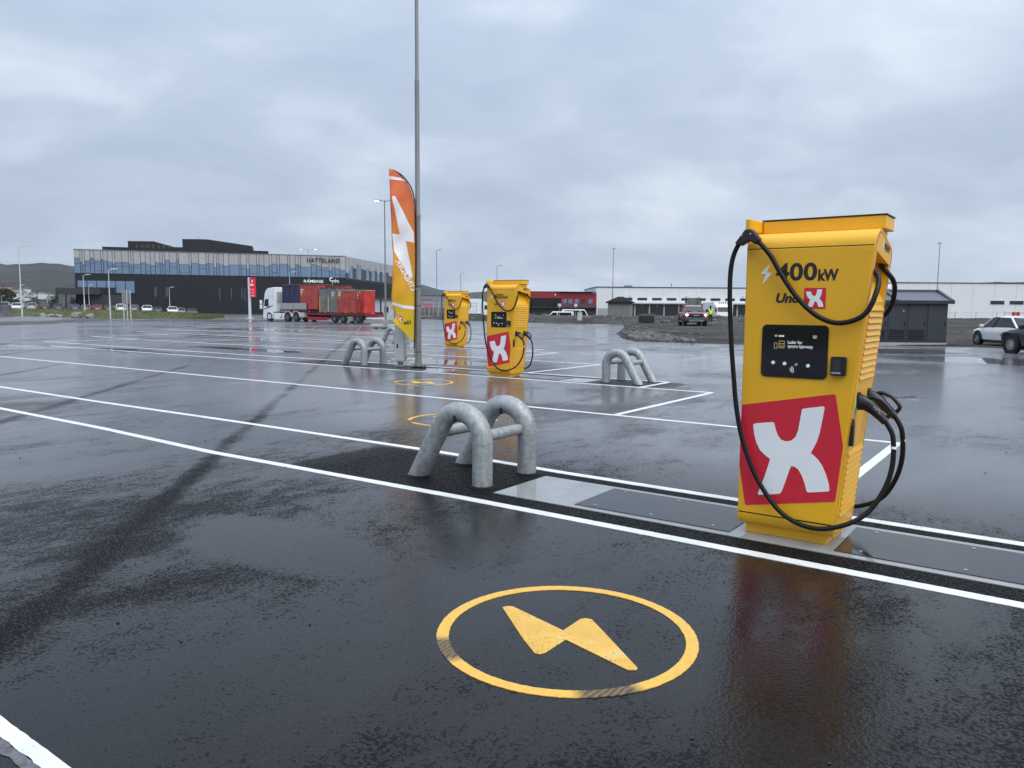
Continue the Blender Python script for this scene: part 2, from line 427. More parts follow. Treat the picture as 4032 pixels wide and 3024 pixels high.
# puddles in lot coordinates: u, v, radius u, radius v, depth
PUDDLES = [(-15.2, 16.9, 2.7, 1.0, .34), (-26, 14.0, 4.0, .7, .20), (-24, 17.2, 4.5, .6, .22), (-33, 13.0, 5, .8, .18), (-34, 23, 6, 1.0, .20),
           (-44, 32, 8, 1.6, .26), (-2.8, 8.4, 4.2, 2.6, .05), (-1.5, 13.5, 5.0, 4.0, .05), (-3.0, 19.0, 8, 5, .05), (2.5, 9.0, 4, 4, .03), (-18, 11.5, 7, 4, .05), (-7.5, 11.6, 2.2, 1.2, .05), (-6.5, 33.5, 4.6, 3.2, .34), (-1, 29, 5, 2.6, .20),
           (-9, 24, 7, 2.5, .14), (-4.3, 3.2, 1.2, .5, .10), (-11.6, 14.9, 1.0, .45, .75), (-13.0, 14.85, .9, .5, .75)]
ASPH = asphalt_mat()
def asphalt():
    n = len(LOT); vs = []
    for x, y in LOT: vs.append((x * UX + y * UY, -x * UY + y * UX, 0.))
    mb = MB(); mb.add(vs, [tuple(range(n))])
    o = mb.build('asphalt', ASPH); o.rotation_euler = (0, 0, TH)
    return tag(o, kind='structure')
LOTO = asphalt()

# painted lines: children of the asphalt, in lot coordinates
def worn_paint(name, col, thr, tint=None):
    m = bpy.data.materials.new(name); m.use_nodes = True; nt = m.node_tree; N = nt.nodes; K = nt.links; b = N['Principled BSDF']
    tc = N.new('ShaderNodeTexCoord')
    def nz(s, d=5, r=.6):
        n = N.new('ShaderNodeTexNoise'); n.inputs['Scale'].default_value = s; n.inputs['Detail'].default_value = d; n.inputs['Roughness'].default_value = r; K.new(tc.outputs['Object'], n.inputs['Vector']); return n.outputs[0]
    def mp(x, a, c, lo, hi):
        r = N.new('ShaderNodeMapRange'); K.new(x, r.inputs[0]); r.inputs[1].default_value = a; r.inputs[2].default_value = c; r.inputs[3].default_value = lo; r.inputs[4].default_value = hi; return r.outputs[0]
    big, fine = nz(2.2), nz(75., 4, .7)
    ad = N.new('ShaderNodeMath'); ad.operation = 'MULTIPLY_ADD'; K.new(big, ad.inputs[0]); ad.inputs[1].default_value = .30; K.new(fine, ad.inputs[2])
    chip = mp(ad.outputs[0], thr + .17, thr + .22, 0, 1)                      # pinholes where the stone shows through
    sc = N.new('ShaderNodeVectorMath'); sc.operation = 'SCALE'; sc.inputs[0].default_value = col; K.new(mp(nz(5.), .3, .7, .84, 1.08), sc.inputs['Scale'])
    src = sc.outputs[0]
    if tint:
        t2 = N.new('ShaderNodeMix'); t2.data_type = 'RGBA'; K.new(mp(nz(4.5, 6, .7), .54, .66, 0, .75), t2.inputs[0]); K.new(src, t2.inputs[6]); t2.inputs[7].default_value = (*tint, 1); src = t2.outputs[2]
    mx = N.new('ShaderNodeMix'); mx.data_type = 'RGBA'; K.new(chip, mx.inputs[0]); K.new(src, mx.inputs[6]); mx.inputs[7].default_value = (.02, .02, .021, 1)
    K.new(mx.outputs[2], b.inputs['Base Color']); K.new(mp(big, .3, .7, .30, .5), b.inputs['Roughness'])
    bp = N.new('ShaderNodeBump'); bp.inputs['Strength'].default_value = .35; bp.inputs['Distance'].default_value = .006; K.new(fine, bp.inputs['Height']); K.new(bp.outputs[0], b.inputs['Normal'])
    return m
def paint_mat():
    return worn_paint('white road paint', (.70, .71, .70), .62)
WPAINT = paint_mat()
def strip(name, pts, w, m, z=.004, jit=.0018, step=.03, parent=LOTO, far=False):
    P = [Vector((*p, 0)) for p in pts]
    out = []
    for a, b in zip(P[:-1], P[1:]):
        L = (b - a).length; k = max(1, int(L / (step if not far else .6)))
        for i in range(k): out.append(a.lerp(b, i / k))
    out.append(P[-1]); vs = []; n = len(out)
    for i, p in enumerate(out):
        t = (out[min(i + 1, n - 1)] - out[max(i - 1, 0)]).normalized(); s = Vector((-t.y, t.x, 0))
        e = [random.uniform(-jit, jit) for _ in range(2)]
        a, c = p + s * (w / 2 + e[0]), p - s * (w / 2 + e[1]); vs += [(a.x, a.y, z), (c.x, c.y, z)]
    m2 = len(vs); vs += [(x, y, .0006) for x, y, _ in vs]                 # paint has a real edge down to the asphalt
    fs = [(2 * i, 2 * i + 1, 2 * i + 3, 2 * i + 2) for i in range(n - 1)]
    for i in range(n - 1): fs += [(2 * i, 2 * i + 2, m2 + 2 * i + 2, m2 + 2 * i), (2 * i + 1, m2 + 2 * i + 1, m2 + 2 * i + 3, 2 * i + 3)]
    mb = MB(); mb.add(vs, fs)
    return mb.build(name, m, parent)
LW = .10
strip('painted_line', [(-30, 5.02), (-10.1, 4.93), (-7.5, 4.83), (-4, 4.92), (3.4, 4.92)], LW, WPAINT)
strip('painted_line', [(-32, 6.2), (-12.8, 6.27), (-9.5, 6.33), (-5.5, 6.36), (-3.9, 6.28), (3.4, 6.21)], LW, WPAINT)
strip('painted_line', [(-27.7, 9.9), (-15.9, 10.12), (-9, 10.2), (-1.50, 10.17)], LW, WPAINT, far=True)
strip('painted_line', [(-31.6, 13.7), (-21.6, 13.85), (-13.4, 14.08), (-5.35, 14.1)], LW, WPAINT, far=True)
strip('painted_line', [(-35.4, 15.1), (-23.8, 15.2), (-14.8, 15.5), (-6.86, 15.47)], LW, WPAINT, far=True)
strip('painted_line', [(-39.4, 19.0), (-29.5, 18.9), (-21, 19.25), (-10.6, 19.17)], LW, WPAINT, far=True)
strip('painted_line', [(-41.5, 22.8), (-24, 23.05), (-14.5, 23.1)], LW, WPAINT, far=True)
strip('painted_line', [(-45.0, 24.3), (-24, 24.45), (-16.0, 24.45)], LW, WPAINT, far=True)
strip('painted_line', [(-48.5, 28.1), (-30, 28.3), (-19.7, 28.2)], LW, WPAINT, far=True)
strip('painted_line', [(-51, 32.0), (-34, 32.2), (-23.6, 32.2)], LW, WPAINT, far=True)
strip('painted_line', [(-54, 33.4), (-35, 33.6), (-25, 33.6)], LW, WPAINT, far=True)
# lines that close the bays
for a, b in (((-1.55, 6.26), (-1.55, 10.12)), ((-5.40, 10.24), (-5.40, 14.05)), ((-6.91, 14.15), (-6.91, 15.42)), ((-10.64, 15.52), (-10.64, 19.12)),
             ((-14.55, 19.26), (-14.55, 23.05)), ((-16.05, 23.16), (-16.05, 24.40)), ((-19.75, 24.52), (-19.75, 28.15)),
             ((-31.3, 9.95), (-29.8, 13.66)), ((-35.4, 15.16), (-34.9, 18.86)), ((-39.4, 19.06), (-39.0, 22.78)), ((-45, 24.36), (-44.6, 28.0))):
    strip('painted_line', [a, b], LW, WPAINT, z=.0045, far=b[1] > 12)
WORN = mat('worn road paint', (.10, .10, .115), .4, var=.5, scale=30, bump=.6, bscale=80)
strip('painted_line', [(-14, 1.132), (3, 1.132)], .062, WPAINT)
strip('worn_line', [(-14, 1.080), (3, 1.080)], .040, WORN, jit=.006)
# ------------------------------------------------------------------ charging symbols painted on the bays
YPAINT = worn_paint('yellow road paint', (.66, .385, .06), .60, (.62, .44, .17))
def ring_mat():
    m = bpy.data.materials.new('yellow ring paint'); m.use_nodes = True
    nt = m.node_tree; N = nt.nodes; K = nt.links; b = N['Principled BSDF']
    tc = N.new('ShaderNodeTexCoord'); OC = tc.outputs['Object']
    sp = N.new('ShaderNodeSeparateXYZ'); K.new(OC, sp.inputs[0])
    at = N.new('ShaderNodeMath'); at.operation = 'ARCTAN2'; K.new(sp.outputs[1], at.inputs[0]); K.new(sp.outputs[0], at.inputs[1])
    no = N.new('ShaderNodeTexNoise'); no.inputs['Scale'].default_value = 30; no.inputs['Detail'].default_value = 5; K.new(OC, no.inputs['Vector'])
    wv = N.new('ShaderNodeTexWave'); wv.inputs['Scale'].default_value = 11; wv.inputs['Distortion'].default_value = 6; wv.inputs['Detail'].default_value = 4; K.new(OC, wv.inputs['Vector'])
    # tyre rubber on two stretches of the ring
    def near(a0, w):
        d = N.new('ShaderNodeMath'); d.operation = 'SUBTRACT'; K.new(at.outputs[0], d.inputs[0]); d.inputs[1].default_value = a0
        e = N.new('ShaderNodeMath'); e.operation = 'ABSOLUTE'; K.new(d.outputs[0], e.inputs[0])
        r = N.new('ShaderNodeMapRange'); K.new(e.outputs[0], r.inputs[0]); r.inputs[1].default_value = w - .10; r.inputs[2].default_value = w; r.inputs[3].default_value = 1; r.inputs[4].default_value = 0
        return r.outputs[0]
    mx = N.new('ShaderNodeMath'); mx.operation = 'MAXIMUM'; K.new(near(-2.20, .25), mx.inputs[0]); K.new(near(-.72, .27), mx.inputs[1])
    ad = N.new('ShaderNodeMath'); ad.operation = 'MULTIPLY_ADD'; K.new(wv.outputs[0], ad.inputs[0]); ad.inputs[1].default_value = .22; ad.inputs[2].default_value = .76
    ml = N.new('ShaderNodeMath'); ml.operation = 'MULTIPLY'; K.new(mx.outputs[0], ml.inputs[0]); K.new(ad.outputs[0], ml.inputs[1])
    mc = N.new('ShaderNodeMix'); mc.data_type = 'RGBA'; K.new(ml.outputs[0], mc.inputs[0])
    mc.inputs[6].default_value = (.66, .385, .06, 1); mc.inputs[7].default_value = (.028, .028, .026, 1)
    hs = N.new('ShaderNodeMapRange'); K.new(no.outputs[0], hs.inputs[0]); hs.inputs[3].default_value = .8; hs.inputs[4].default_value = 1.2
    sc = N.new('ShaderNodeVectorMath'); sc.operation = 'SCALE'; K.new(mc.outputs[2], sc.inputs[0]); K.new(hs.outputs[0], sc.inputs['Scale'])
    K.new(sc.outputs[0], b.inputs['Base Color']); b.inputs['Roughness'].default_value = .4
    bp = N.new('ShaderNodeBump'); bp.inputs['Strength'].default_value = .2; bp.inputs['Distance'].default_value = .01; K.new(no.outputs[0], bp.inputs['Height']); K.new(bp.outputs[0], b.inputs['Normal'])
    return m
RINGM = ring_mat()
BOLTG = [(-2.348, 3.206), (-2.337, 3.236), (-2.308, 3.249), (-1.930, 3.147), (-1.933, 3.318), (-1.918, 3.345), (-1.885, 3.352), (-1.781, 3.270), (-1.452, 3.005), (-1.446, 2.985), (-1.480, 2.962),
         (-1.865, 3.066), (-1.866, 2.885), (-1.880, 2.858), (-1.905, 2.855), (-2.032, 2.947)]
CC = (-1.905, 3.135)
def symbol(u, v):
    e = bpy.data.objects.new('charging_symbol', None); COL.objects.link(e); e.parent = LOTO; e.location = (u, v, 0)
    n = 320; ro, ri = .637, .578; vs = []
    for k in range(n):
        a = 2 * math.pi * k / n
        for r in (ro + random.uniform(-.0015, .0015), ri + random.uniform(-.0015, .0015)): vs.append((r * math.cos(a), r * math.sin(a), .004))
    vs += [(x, y, .0006) for x, y, _ in vs]; fs = []
    for k in range(n):
        a, b, c, d = 2 * k, 2 * k + 1, (2 * k + 3) % (2 * n), (2 * k + 2) % (2 * n); fs += [(a, b, c, d), (a, d, d + 2 * n, a + 2 * n), (b, b + 2 * n, c + 2 * n, c)]
    mb = MB(); mb.add(vs, fs)
    mb.build('ring', RINGM, e)
    mb = MB(); mb.prism([(x - CC[0], y - CC[1]) for x, y in BOLTG], .0006, .004, 'z')
    mb.build('bolt', YPAINT, e)
for u, v in ((-1.905, 3.135), (-7.0, 8.33), (-10.97, 12.1), (-16.3, 17.4), (-20.2, 21.1)): symbol(u, v)

# ------------------------------------------------------------------ island foundations
CONC = mat('wet concrete', (.26, .27, .27), .06, var=.12, scale=5, rvar=.04, detail=6)
PLATE = mat('steel cover plate', (.022, .023, .026), .16, .35, var=.3, scale=2.2, rvar=.09, detail=5)
def foundation(u0, u1, v0, v1, cu, lab, plates):
    t = thing('charger_foundation', lab, 'foundation', UV(u0, v0), TH, 'foundations under the chargers')
    W_, D_ = u1 - u0, v1 - v0
    mb = MB(); mb.box(0, W_, 0, D_, -.2, .006); mb.build('slab', CONC, t)
    for a, b in plates:
        p = MB(); p.box(a - u0, b - u0, .075, D_ - .075, .002, .012); o = p.build('cover_plate', PLATE, t, bevel=.002)
        for x in (a - u0 + .15, (a + b) / 2 - u0, b - u0 - .15):
            for y in (.15, D_ - .15):
                q = MB(); q.cyl((x, y, .012), (x, y, .016), .013, seg=10); q.build('plate_bolt', STEEL, o)
    return t
foundation(-3.92, 1.2, 5.21, 6.04, 0, 'wet concrete and steel plate base under the nearest yellow charger', [(-3.15, -1.86), (-1.15, .35)])
foundation(-13.0, -8.3, 14.24, 15.06, 0, 'wet concrete base under the middle yellow charger', [(-12.3, -11.0), (-10.25, -9.0)])
foundation(-22.2, -17.6, 23.35, 24.17, 0, 'wet concrete base under the farthest yellow charger', [(-21.4, -20.15), (-19.4, -18.1)])

# ------------------------------------------------------------------ the yellow charger
XL = [(0.09, 0.792), (0.108, 0.805), (0.226, 0.824), (0.235, 0.817), (0.247, 0.774), (0.263, 0.734), (0.286, 0.707), (0.319, 0.699), (0.354, 0.708), (0.381, 0.735), (0.397, 0.781), (0.405, 0.841), (0.416, 0.926), (0.426, 0.934), (0.552, 0.96), (0.561, 0.952), (0.55, 0.868), (0.537, 0.78), (0.519, 0.713), (0.503, 0.675), (0.486, 0.638), (0.509, 0.621), (0.534, 0.599), (0.564, 0.558), (0.59, 0.504), (0.61, 0.441), (0.616, 0.402), (0.609, 0.392), (0.482, 0.367), (0.47, 0.373), (0.455, 0.426), (0.435, 0.475), (0.409, 0.516), (0.383, 0.532), (0.361, 0.533), (0.352, 0.509), (0.33, 0.431), (0.304, 0.345), (0.29, 0.329), (0.15, 0.301), (0.142, 0.309), (0.156, 0.354), (0.183, 0.434), (0.218, 0.564), (0.184, 0.586), (0.145, 0.619), (0.117, 0.67), (0.1, 0.729)]
REDPOLY = [(0.003, 0.927), (0.614, 1.046), (0.626, 1.039), (0.687, 0.707), (0.655, 0.335), (0.650, 0.329), (0.062, 0.214), (0.053, 0.220), (0.003, 0.491)]
LBOLT = [(0.161, 1.904), (0.102, 1.841), (0.138, 1.836), (0.116, 1.775), (0.122, 1.774), (0.177, 1.842), (0.145, 1.848)]
def xr(z): return .645 + .0898 * (z - .066)
D = .60
def make_charger():
    t = thing('ev_charger', '', 'charger')
    # outline of the body seen from the side (y, z)
    prof = []
    for k in range(7): a = R(180 + 90 * k / 6); prof.append((.085 + .085 * math.cos(a), .15 + .085 * math.sin(a)))
    for k in range(7): a = R(270 + 90 * k / 6); prof.append((D - .085 + .085 * math.cos(a), .15 + .085 * math.sin(a)))
    for k in range(6): a = R(0 + 80 * k / 5); prof.append((D - .10 + .10 * math.cos(a), 1.94 + .095 * math.sin(a)))
    for k in range(7): a = R(80 + 100 * k / 6); prof.append((.11 + .11 * math.cos(a), 2.01 + .108 * math.sin(a)))
    n = len(prof); b = MB()
    vs = [(0, y, z) for y, z in prof] + [(xr(z), y, z) for y, z in prof]
    fs = [(i, i + n, (i + 1) % n + n, (i + 1) % n) for i in range(n)] + [tuple(range(n))]
    # right side: bands below and above the cable recess, the recess itself between
    y0, y1, za, zt0, zt1, dep = .065, .53, 1.655, 1.975, 1.905, .15
    low = [(y, z) for y, z in prof if z < za]; up = [(y, z) for y, z in prof if z > za]
    lowp = [p for p in prof[:14]] + [(D, za), (y1, za), (y0, za), (0, za)]
    upp = [(D, za)] + prof[14:] + [(0, za), (y0, za), (y0, zt0), (y1, zt1), (y1, za)]
    b.add(vs, fs)
    b.add([(xr(z), y, z) for y, z in lowp], [tuple(range(len(lowp)))])
    b.add([(xr(z), y, z) for y, z in upp], [tuple(range(len(upp)))])
    r = [(xr(za), y0, za), (xr(za), y1, za), (xr(zt1), y1, zt1), (xr(zt0), y0, zt0), (xr(zt0) - dep, y0, zt0 + .02), (xr(zt1) - dep, y1, zt1 + .02)]
    b.add(r, [(0, 1, 5, 4), (4, 5, 2, 3), (0, 4, 3), (1, 2, 5)])
    me = bpy.data.meshes.new('body'); me.from_pydata(b.v, [], b.f); me.update()
    bm = bmesh.new(); bm.from_mesh(me); bmesh.ops.remove_doubles(bm, verts=bm.verts, dist=.0005); bmesh.ops.recalc_face_normals(bm, faces=bm.faces); bm.to_mesh(me); bm.free()
    me.polygons.foreach_set('use_smooth', [True] * len(me.polygons)); me.set_sharp_from_angle(angle=R(25))
    me.materials.append(YEL); o = bpy.data.objects.new('body', me); COL.objects.link(o); o.parent = t
    # front and rear door panels, a hair proud, leaving the seams
    for nm, ya, yb in (('front_panel', -.005, .004), ('rear_panel', D - .004, D + .005)):
        p = MB(); p.prism([(.004, .166), (xr(.166) - .005, .166), (xr(2.005) - .005, 2.005), (.004, 2.005)], ya, yb)
        p.build(nm, YEL, t, bevel=.003)
    for za_, zb_ in ((.158, .166), (2.005, 2.0125)):
        s = MB(); s.box(.006, xr(za_) - .01, -.0012, .01, za_, zb_); s.build('panel_seam', INK, t)
    p = MB(); p.box(.035, .592, .08, .52, 0, .14); pl = p.build('plinth', YEL, t, bevel=.004)
    p = MB(); p.box(.05, .58, .095, .505, -.004, .004); p.build('base_gasket', DARKM, pl)
    # bumper frame on the roof: box bar, forward arm on the left that carries the cable
    p = MB(); p.box(.037, .835, .21, .50, 2.128, 2.215); bar = p.build('roof_bumper', YEL, t, bevel=.006)
    p = MB(); p.box(-.008, .033, -.035, .56, 2.128, 2.217); p.build('bumper_arm', YEL, bar, bevel=.012, seg=3)
    p = MB(); p.box(.06, .80, .24, .47, 2.05, 2.13); p.build('bumper_bracket', YEL2, bar)
    p = MB(); p.box(.03, .842, .205, .505, 2.217, 2.224); p.build('bumper_lid', mat('dark red lid', (.05, .008, .008), .4), bar)
    # red trim line round the side
    for off in (.016,):
        pts = []
        cy, cz = .30, 1.07
        for y, z in prof:
            yy = y + (off if y < cy else -off); zz = z + (off if z < cz else -off); pts.append(Vector((xr(zz) + .001, yy, zz)))
        p = MB(); m_ = len(pts); inner = []
        for q in pts:
            yy = q.y + (.007 if q.y < cy else -.007); zz = q.z + (.007 if q.z < cz else -.007); inner.append(Vector((xr(zz) + .001, yy, zz)))
        p.add(pts + inner, [(k, (k + 1) % m_, (k + 1) % m_ + m_, k + m_) for k in range(m_)])
        p.build('side_trim', REDT, t)
    # louvres
    lo = MB(); lo.add([(0, 0, 0), (0, .44, 0), (.016, .44, .003), (.016, 0, .003), (.004, 0, .038), (.004, .44, .038)], [(0, 3, 2, 1), (3, 4, 5, 2), (0, 4, 3), (1, 2, 5), (0, 1, 5, 4)])
    lme = lo.mesh('louver'); lme.materials.append(YEL2)
    for z in [1.136 + .0415 * k for k in range(12)] + [.205 + .0415 * k for k in range(11)]:
        q = bpy.data.objects.new('louver', lme); COL.objects.link(q); q.parent = t; q.location = (xr(z) - .001, .085, z)
    # white and red marks on the front
    p = MB(); p.prism(REDPOLY, -.0075, -.005); rp = p.build('logo_panel', REDP, t)
    p = MB(); p.prism(XL, -.0095, -.0075); p.build('logo_letter', WHITEF, rp)
    p = MB(); p.prism(LBOLT, -.0065, -.005); p.build('bolt_mark', WHITEF, t)
    text_obj('power_label', '400', .158, INK, t, FRONT(.203, -.0058, 1.795), bold=.0045, width=.270, spacing=1.03)
    text_obj('power_label', 'kW', .100, INK, t, FRONT(.480, -.0058, 1.791), bold=.0042, width=.128)
    text_obj('brand_text', 'Uno', .085, INK, t, FRONT(.212, -.0058, 1.646), bold=.0035, shear=.22, width=.158)
    p = MB(); p.box(.396, .535, -.0065, -.004, 1.604, 1.742); sl = p.build('small_logo', REDP, t)
    cx = sum(q[0] for q in XL) / len(XL)
    sm = [(.4655 + (x - .353) * .215, 1.673 + (z - .63 - .19 * (x - .353)) * .198) for x, z in XL]
    p = MB(); p.prism(sm, -.0080, -.0065); p.build('small_logo_letter', WHITEF, sl)
    # the same marks on the header of the side
    SD = Matrix(((0, -.0, 1, 0), (1, 0, 0, 0), (-.15, 1, 0, 0), (0, 0, 0, 1)))
    text_obj('side_power_label', '400kW', .075, INK, t, Matrix.Translation((xr(2.02) + .0015, .265, 2.003)) @ SD, bold=.0, width=.20)
    p = MB(); p.prism([(.215 + (x - .102) * .6, 1.985 + (z - 1.774) * .6 - .0) for x, z in LBOLT], xr(2.02), xr(2.02) + .0015, 'x'); p.build('bolt_mark', WHITEF, t)
    # screen
    p = MB(); p.prism(rrect(.130, .565, 1.138, 1.495, .032), -.013, -.004); sc = p.build('screen', BLKG, t)
    SW = mat('screen white', (.55, .57, .58), .4, emit=(.6, .62, .62), es=.28); SY = mat('screen yellow', (.35, .27, .10), .4, emit=(.5, .36, .12), es=.22)
    text_obj('screen_text', 'Lader for', .031, SW, sc, FRONT(.305, -.0138, 1.368), bold=.0004, width=.096)
    text_obj('screen_text', 'tyngre kjøretøy', .031, SW, sc, FRONT(.305, -.0138, 1.341), bold=.0004, width=.165)
    def frame(x0, x1, z0, z1, w=.0035):
        p = MB(); vs_ = [(x, y, z) for y in (-.0142, -.012) for x, z in ((x0, z0), (x1, z0), (x1, z1), (x0, z1), (x0 + w, z0 + w), (x1 - w, z0 + w), (x1 - w, z1 - w), (x0 + w, z1 - w))]
        p.add(vs_, [(i, (i + 1) % 4, (i + 1) % 4 + 4, i + 4) for i in range(4)] + [(i + 8, i + 12, (i + 1) % 4 + 12, (i + 1) % 4 + 8) for i in range(4)] + [(i, i + 8, (i + 1) % 4 + 8, (i + 1) % 4) for i in range(4)]); p.build('screen_icon', SY, sc); return
        p.box(x0, x1, -.0142, -.012, z0, z0 + w); p.box(x0, x1, -.0142, -.012, z1 - w, z1); p.box(x0, x0 + w, -.0142, -.012, z0 + w, z1 - w); p.box(x1 - w, x1, -.0142, -.012, z0 + w, z1 - w)
    frame(.214, .236, 1.332, 1.372); frame(.246, .284, 1.336, 1.386); frame(.252, .278, 1.345, 1.352, .0025); frame(.248, .282, 1.363, 1.368, .0025)
    for q_, m__ in (((.216, .234, 1.413, 1.426), SY), ((.466, .492, 1.413, 1.428), SY), ((.243, .260, 1.413, 1.424), SW), ((.262, .279, 1.413, 1.424), SW), ((.468, .490, 1.408, 1.411), SW)):
        p = MB(); p.box(q_[0], q_[1], -.0142, -.012, q_[2], q_[3]); p.build('screen_icon', m__, sc)
    GB = mat('button', (.45, .62, .52), .3, .2, emit=(.45, .75, .58), es=.25)
    for k in range(4):
        x, z = .213 + .077 * k, 1.236 - .004 * k
        p = MB(); p.lathe([(0, -.024), (.009, -.024), (.012, -.020), (.012, -.012)], 16, 'y', (x, 0, z)); p.build('button', STEEL if k == 2 else GB, sc, smooth=40)
    for rad in (.012, .022, .032):
        p = MB(); p.tube([(.318 + rad * math.cos(R(a)), -.0138, 1.188 + rad * math.sin(R(a))) for a in range(-32, 60, 8)], .0022, 6); p.build('contactless_mark', SW, sc)
    # card reader
    p = MB(); p.prism(rrect(.590, .686, 1.170, 1.294, .012, 3), -.040, -.004); cr_ = p.build('card_reader', BLKP, t, bevel=.004)
    p = MB(); p.box(.604, .654, -.0415, -.039, 1.205, 1.275); p.build('reader_screen', mat('reader glass', (.035, .034, .030), .15), cr_)
    p = MB(); p.box(.598, .656, -.044, -.039, 1.182, 1.194); p.build('reader_slot', mat('reader slot', (.4, .41, .45), .3, .5), cr_)
    # black latch on the side
    p = MB(); p.prism([(.055, .70), (.055, .84), (.075, .885), (.10, .85), (.10, .71), (.09, .70)], xr(.8) - .004, xr(.8) + .022, 'x'); p.build('door_latch', BLKP, t, bevel=.004)
    # sockets, plugs, cables: the rear cable mirrors the front one
    GR = mat('green light', (.15, .6, .35), .4, emit=(.25, .8, .45), es=.12)
    Y = lambda y, k: y if k == 0 else D - y
    for k in (0, 1):
        ys = .135 if k == 0 else .465
        x0 = xr(1.0)
        p = MB(); p.prism([(ys + (a - 0) * 1, z) for a, z in rrect(-.044, .044, .940, 1.060, .028)], x0 - .01, x0 + .004, 'x'); so = p.build('socket', GR, t)
        p = MB(); p.prism([(ys + a, z) for a, z in rrect(-.040, .040, .944, 1.056, .026)], x0 + .0, x0 + .018, 'x'); p.build('socket_face', BLKP, so)
        # plug: nose, swept body, loop handle
        p = MB()
        rings = []
        for (x, z, h, w) in ((.728, .990, .054, .038), (.770, .988, .052, .036), (.800, .974, .046, .034), (.835, .944, .036, .031), (.880, .902, .030, .028), (.912, .872, .029, .027)):
            d = Vector((1, 0, 0)) if x < .79 else Vector((.735, 0, -.68)); nn = Vector((-d.z, 0, d.x))
            rings.append([Vector((x, ys, z)) + nn * (h * math.sin(a)) + Vector((0, 1, 0)) * (w * math.cos(a)) for a in [2 * math.pi * q / 12 for q in range(12)]])
        p.loft(rings); pg = p.build('plug', BLKP, t, smooth=50)
        p = MB(); p.tube(spath([(.79, ys, 1.022), (.825, ys, 1.028), (.880, ys, 1.008), (.915, ys, .975), (.938, ys, .940), (.928, ys, .915), (.905, ys, .893)], 4), .0135, 8)
        p.build('handle', BLKP, pg, smooth=60)
        if k == 0:
            HM = Matrix.Translation((.834, ys - .0335, .962)) @ Matrix.Rotation(R(42), 4, 'Y') @ FRONT(0, 0, 0)
            text_obj('plug_text', 'HPC', .036, mat('plug print', (.35, .36, .36), .4), pg, HM, bold=.001, width=.062)
        # cable: gland at the recess, across the face, over the clamp, round the left, under, up to the plug
        xg = xr(1.93) - .055
        path = [(xg, .11, 1.955), (xg + .01, .095, 1.90), (.838, .04, 1.80), (.836, -.025, 1.69), (.796, -.05, 1.585), (.724, -.055, 1.532), (.628, -.055, 1.513), (.541, -.055, 1.535), (.458, -.055, 1.586), (.365, -.055, 1.677),
                (.291, -.055, 1.777), (.231, -.055, 1.871), (.185, -.056, 1.95), (.132, -.058, 2.016), (.078, -.058, 2.066), (.02, -.055, 2.088), (-.035, -.055, 2.052), (-.076, -.055, 1.966), (-.093, -.055, 1.856), (-.093, -.055, 1.70), (-.082, -.056, 1.514),
                (-.066, -.058, 1.328), (-.041, -.06, 1.111), (-.021, -.06, .945), (.012, -.06, .773), (.056, -.06, .626), (.118, -.06, .481), (.19, -.06, .362), (.282, -.06, .248),
                (.372, -.06, .182), (.48, -.06, .146), (.60, -.055, .146), (.725, -.03, .188), (.815, .01, .245), (.882, .05, .328), (.943, .09, .466), (.968, .115, .605), (.963, .13, .745), (.946, .135, .812), (.905, .135, .878)]
        path = [(x, Y(y, k), z) for x, y, z in path]
        fine = spath(path, 5)
        p = MB(); p.tube(fine, .0165, 10); cb = p.build('cable', BLK, t, smooth=70)
        a, c = Vector((.966, Y(.123, k), .700)), Vector((.966, Y(.125, k), .716))
        p = MB(); p.cyl(a, c, .0178); p.build('cable_band', WHITEF, cb, smooth=50)
        p = MB(); p.lathe([(0, 1.922), (.024, 1.922), (.024, 1.948), (.031, 1.95), (.031, 1.985), (0, 1.985)], 10, 'z', (xg, Y(.11, k), 0)); p.build('cable_gland', STEEL, t)
        p = MB()
        cp_ = [(.008, 2.140), (.052, 2.140), (.112, 2.068), (.086, 2.034), (.035, 2.062), (-.022, 2.030), (-.062, 2.048)]
        p.prism(cp_, Y(-.088, k), Y(-.022, k)); cl = p.build('cable_clamp', BLKP, t, bevel=.008)
        for x, z in ((.048, 2.108), (-.012, 2.10)):
            p = MB(); p.cyl((x, Y(-.090, k), z), (x, Y(-.086, k), z), .006, seg=8); p.build('clamp_screw', STEEL, cl)
    for y in (.20, .26, .32):
        p = MB(); p.cyl((xr(1.93) - .09, y, 1.935 - .15 * (y - .1) + .02), (xr(1.93) - .09, y, 1.96), .022, seg=10); p.build('blind_gland', BLKP, t)
    # panel screws and a small rating plate
    for x, z in ((.03, .19), (.60, .20), (.03, 1.97), (.77, 1.97)):
        p = MB(); p.lathe([(0, -.0075), (.006, -.0075), (.007, -.005)], 8, 'y', (x, 0, z)); p.build('panel_screw', YEL2, t)
    return t
ch = make_charger()
for i, (u, v, lab) in enumerate(((-1.82, 5.33, 'tall yellow charger nearest the camera with big red X panel'), (-10.96, 14.29, 'yellow charger in the middle of the row, right of the tall pole'),
                                 (-20.10, 23.42, 'smallest, farthest yellow charger just right of the tall grey pole'))):
    o = ch if i == 0 else copy_tree(ch)
    o.location = UV(u, v); o.rotation_euler = (0, 0, TH); tag(o, lab, 'charger', 'yellow truck chargers in a row')

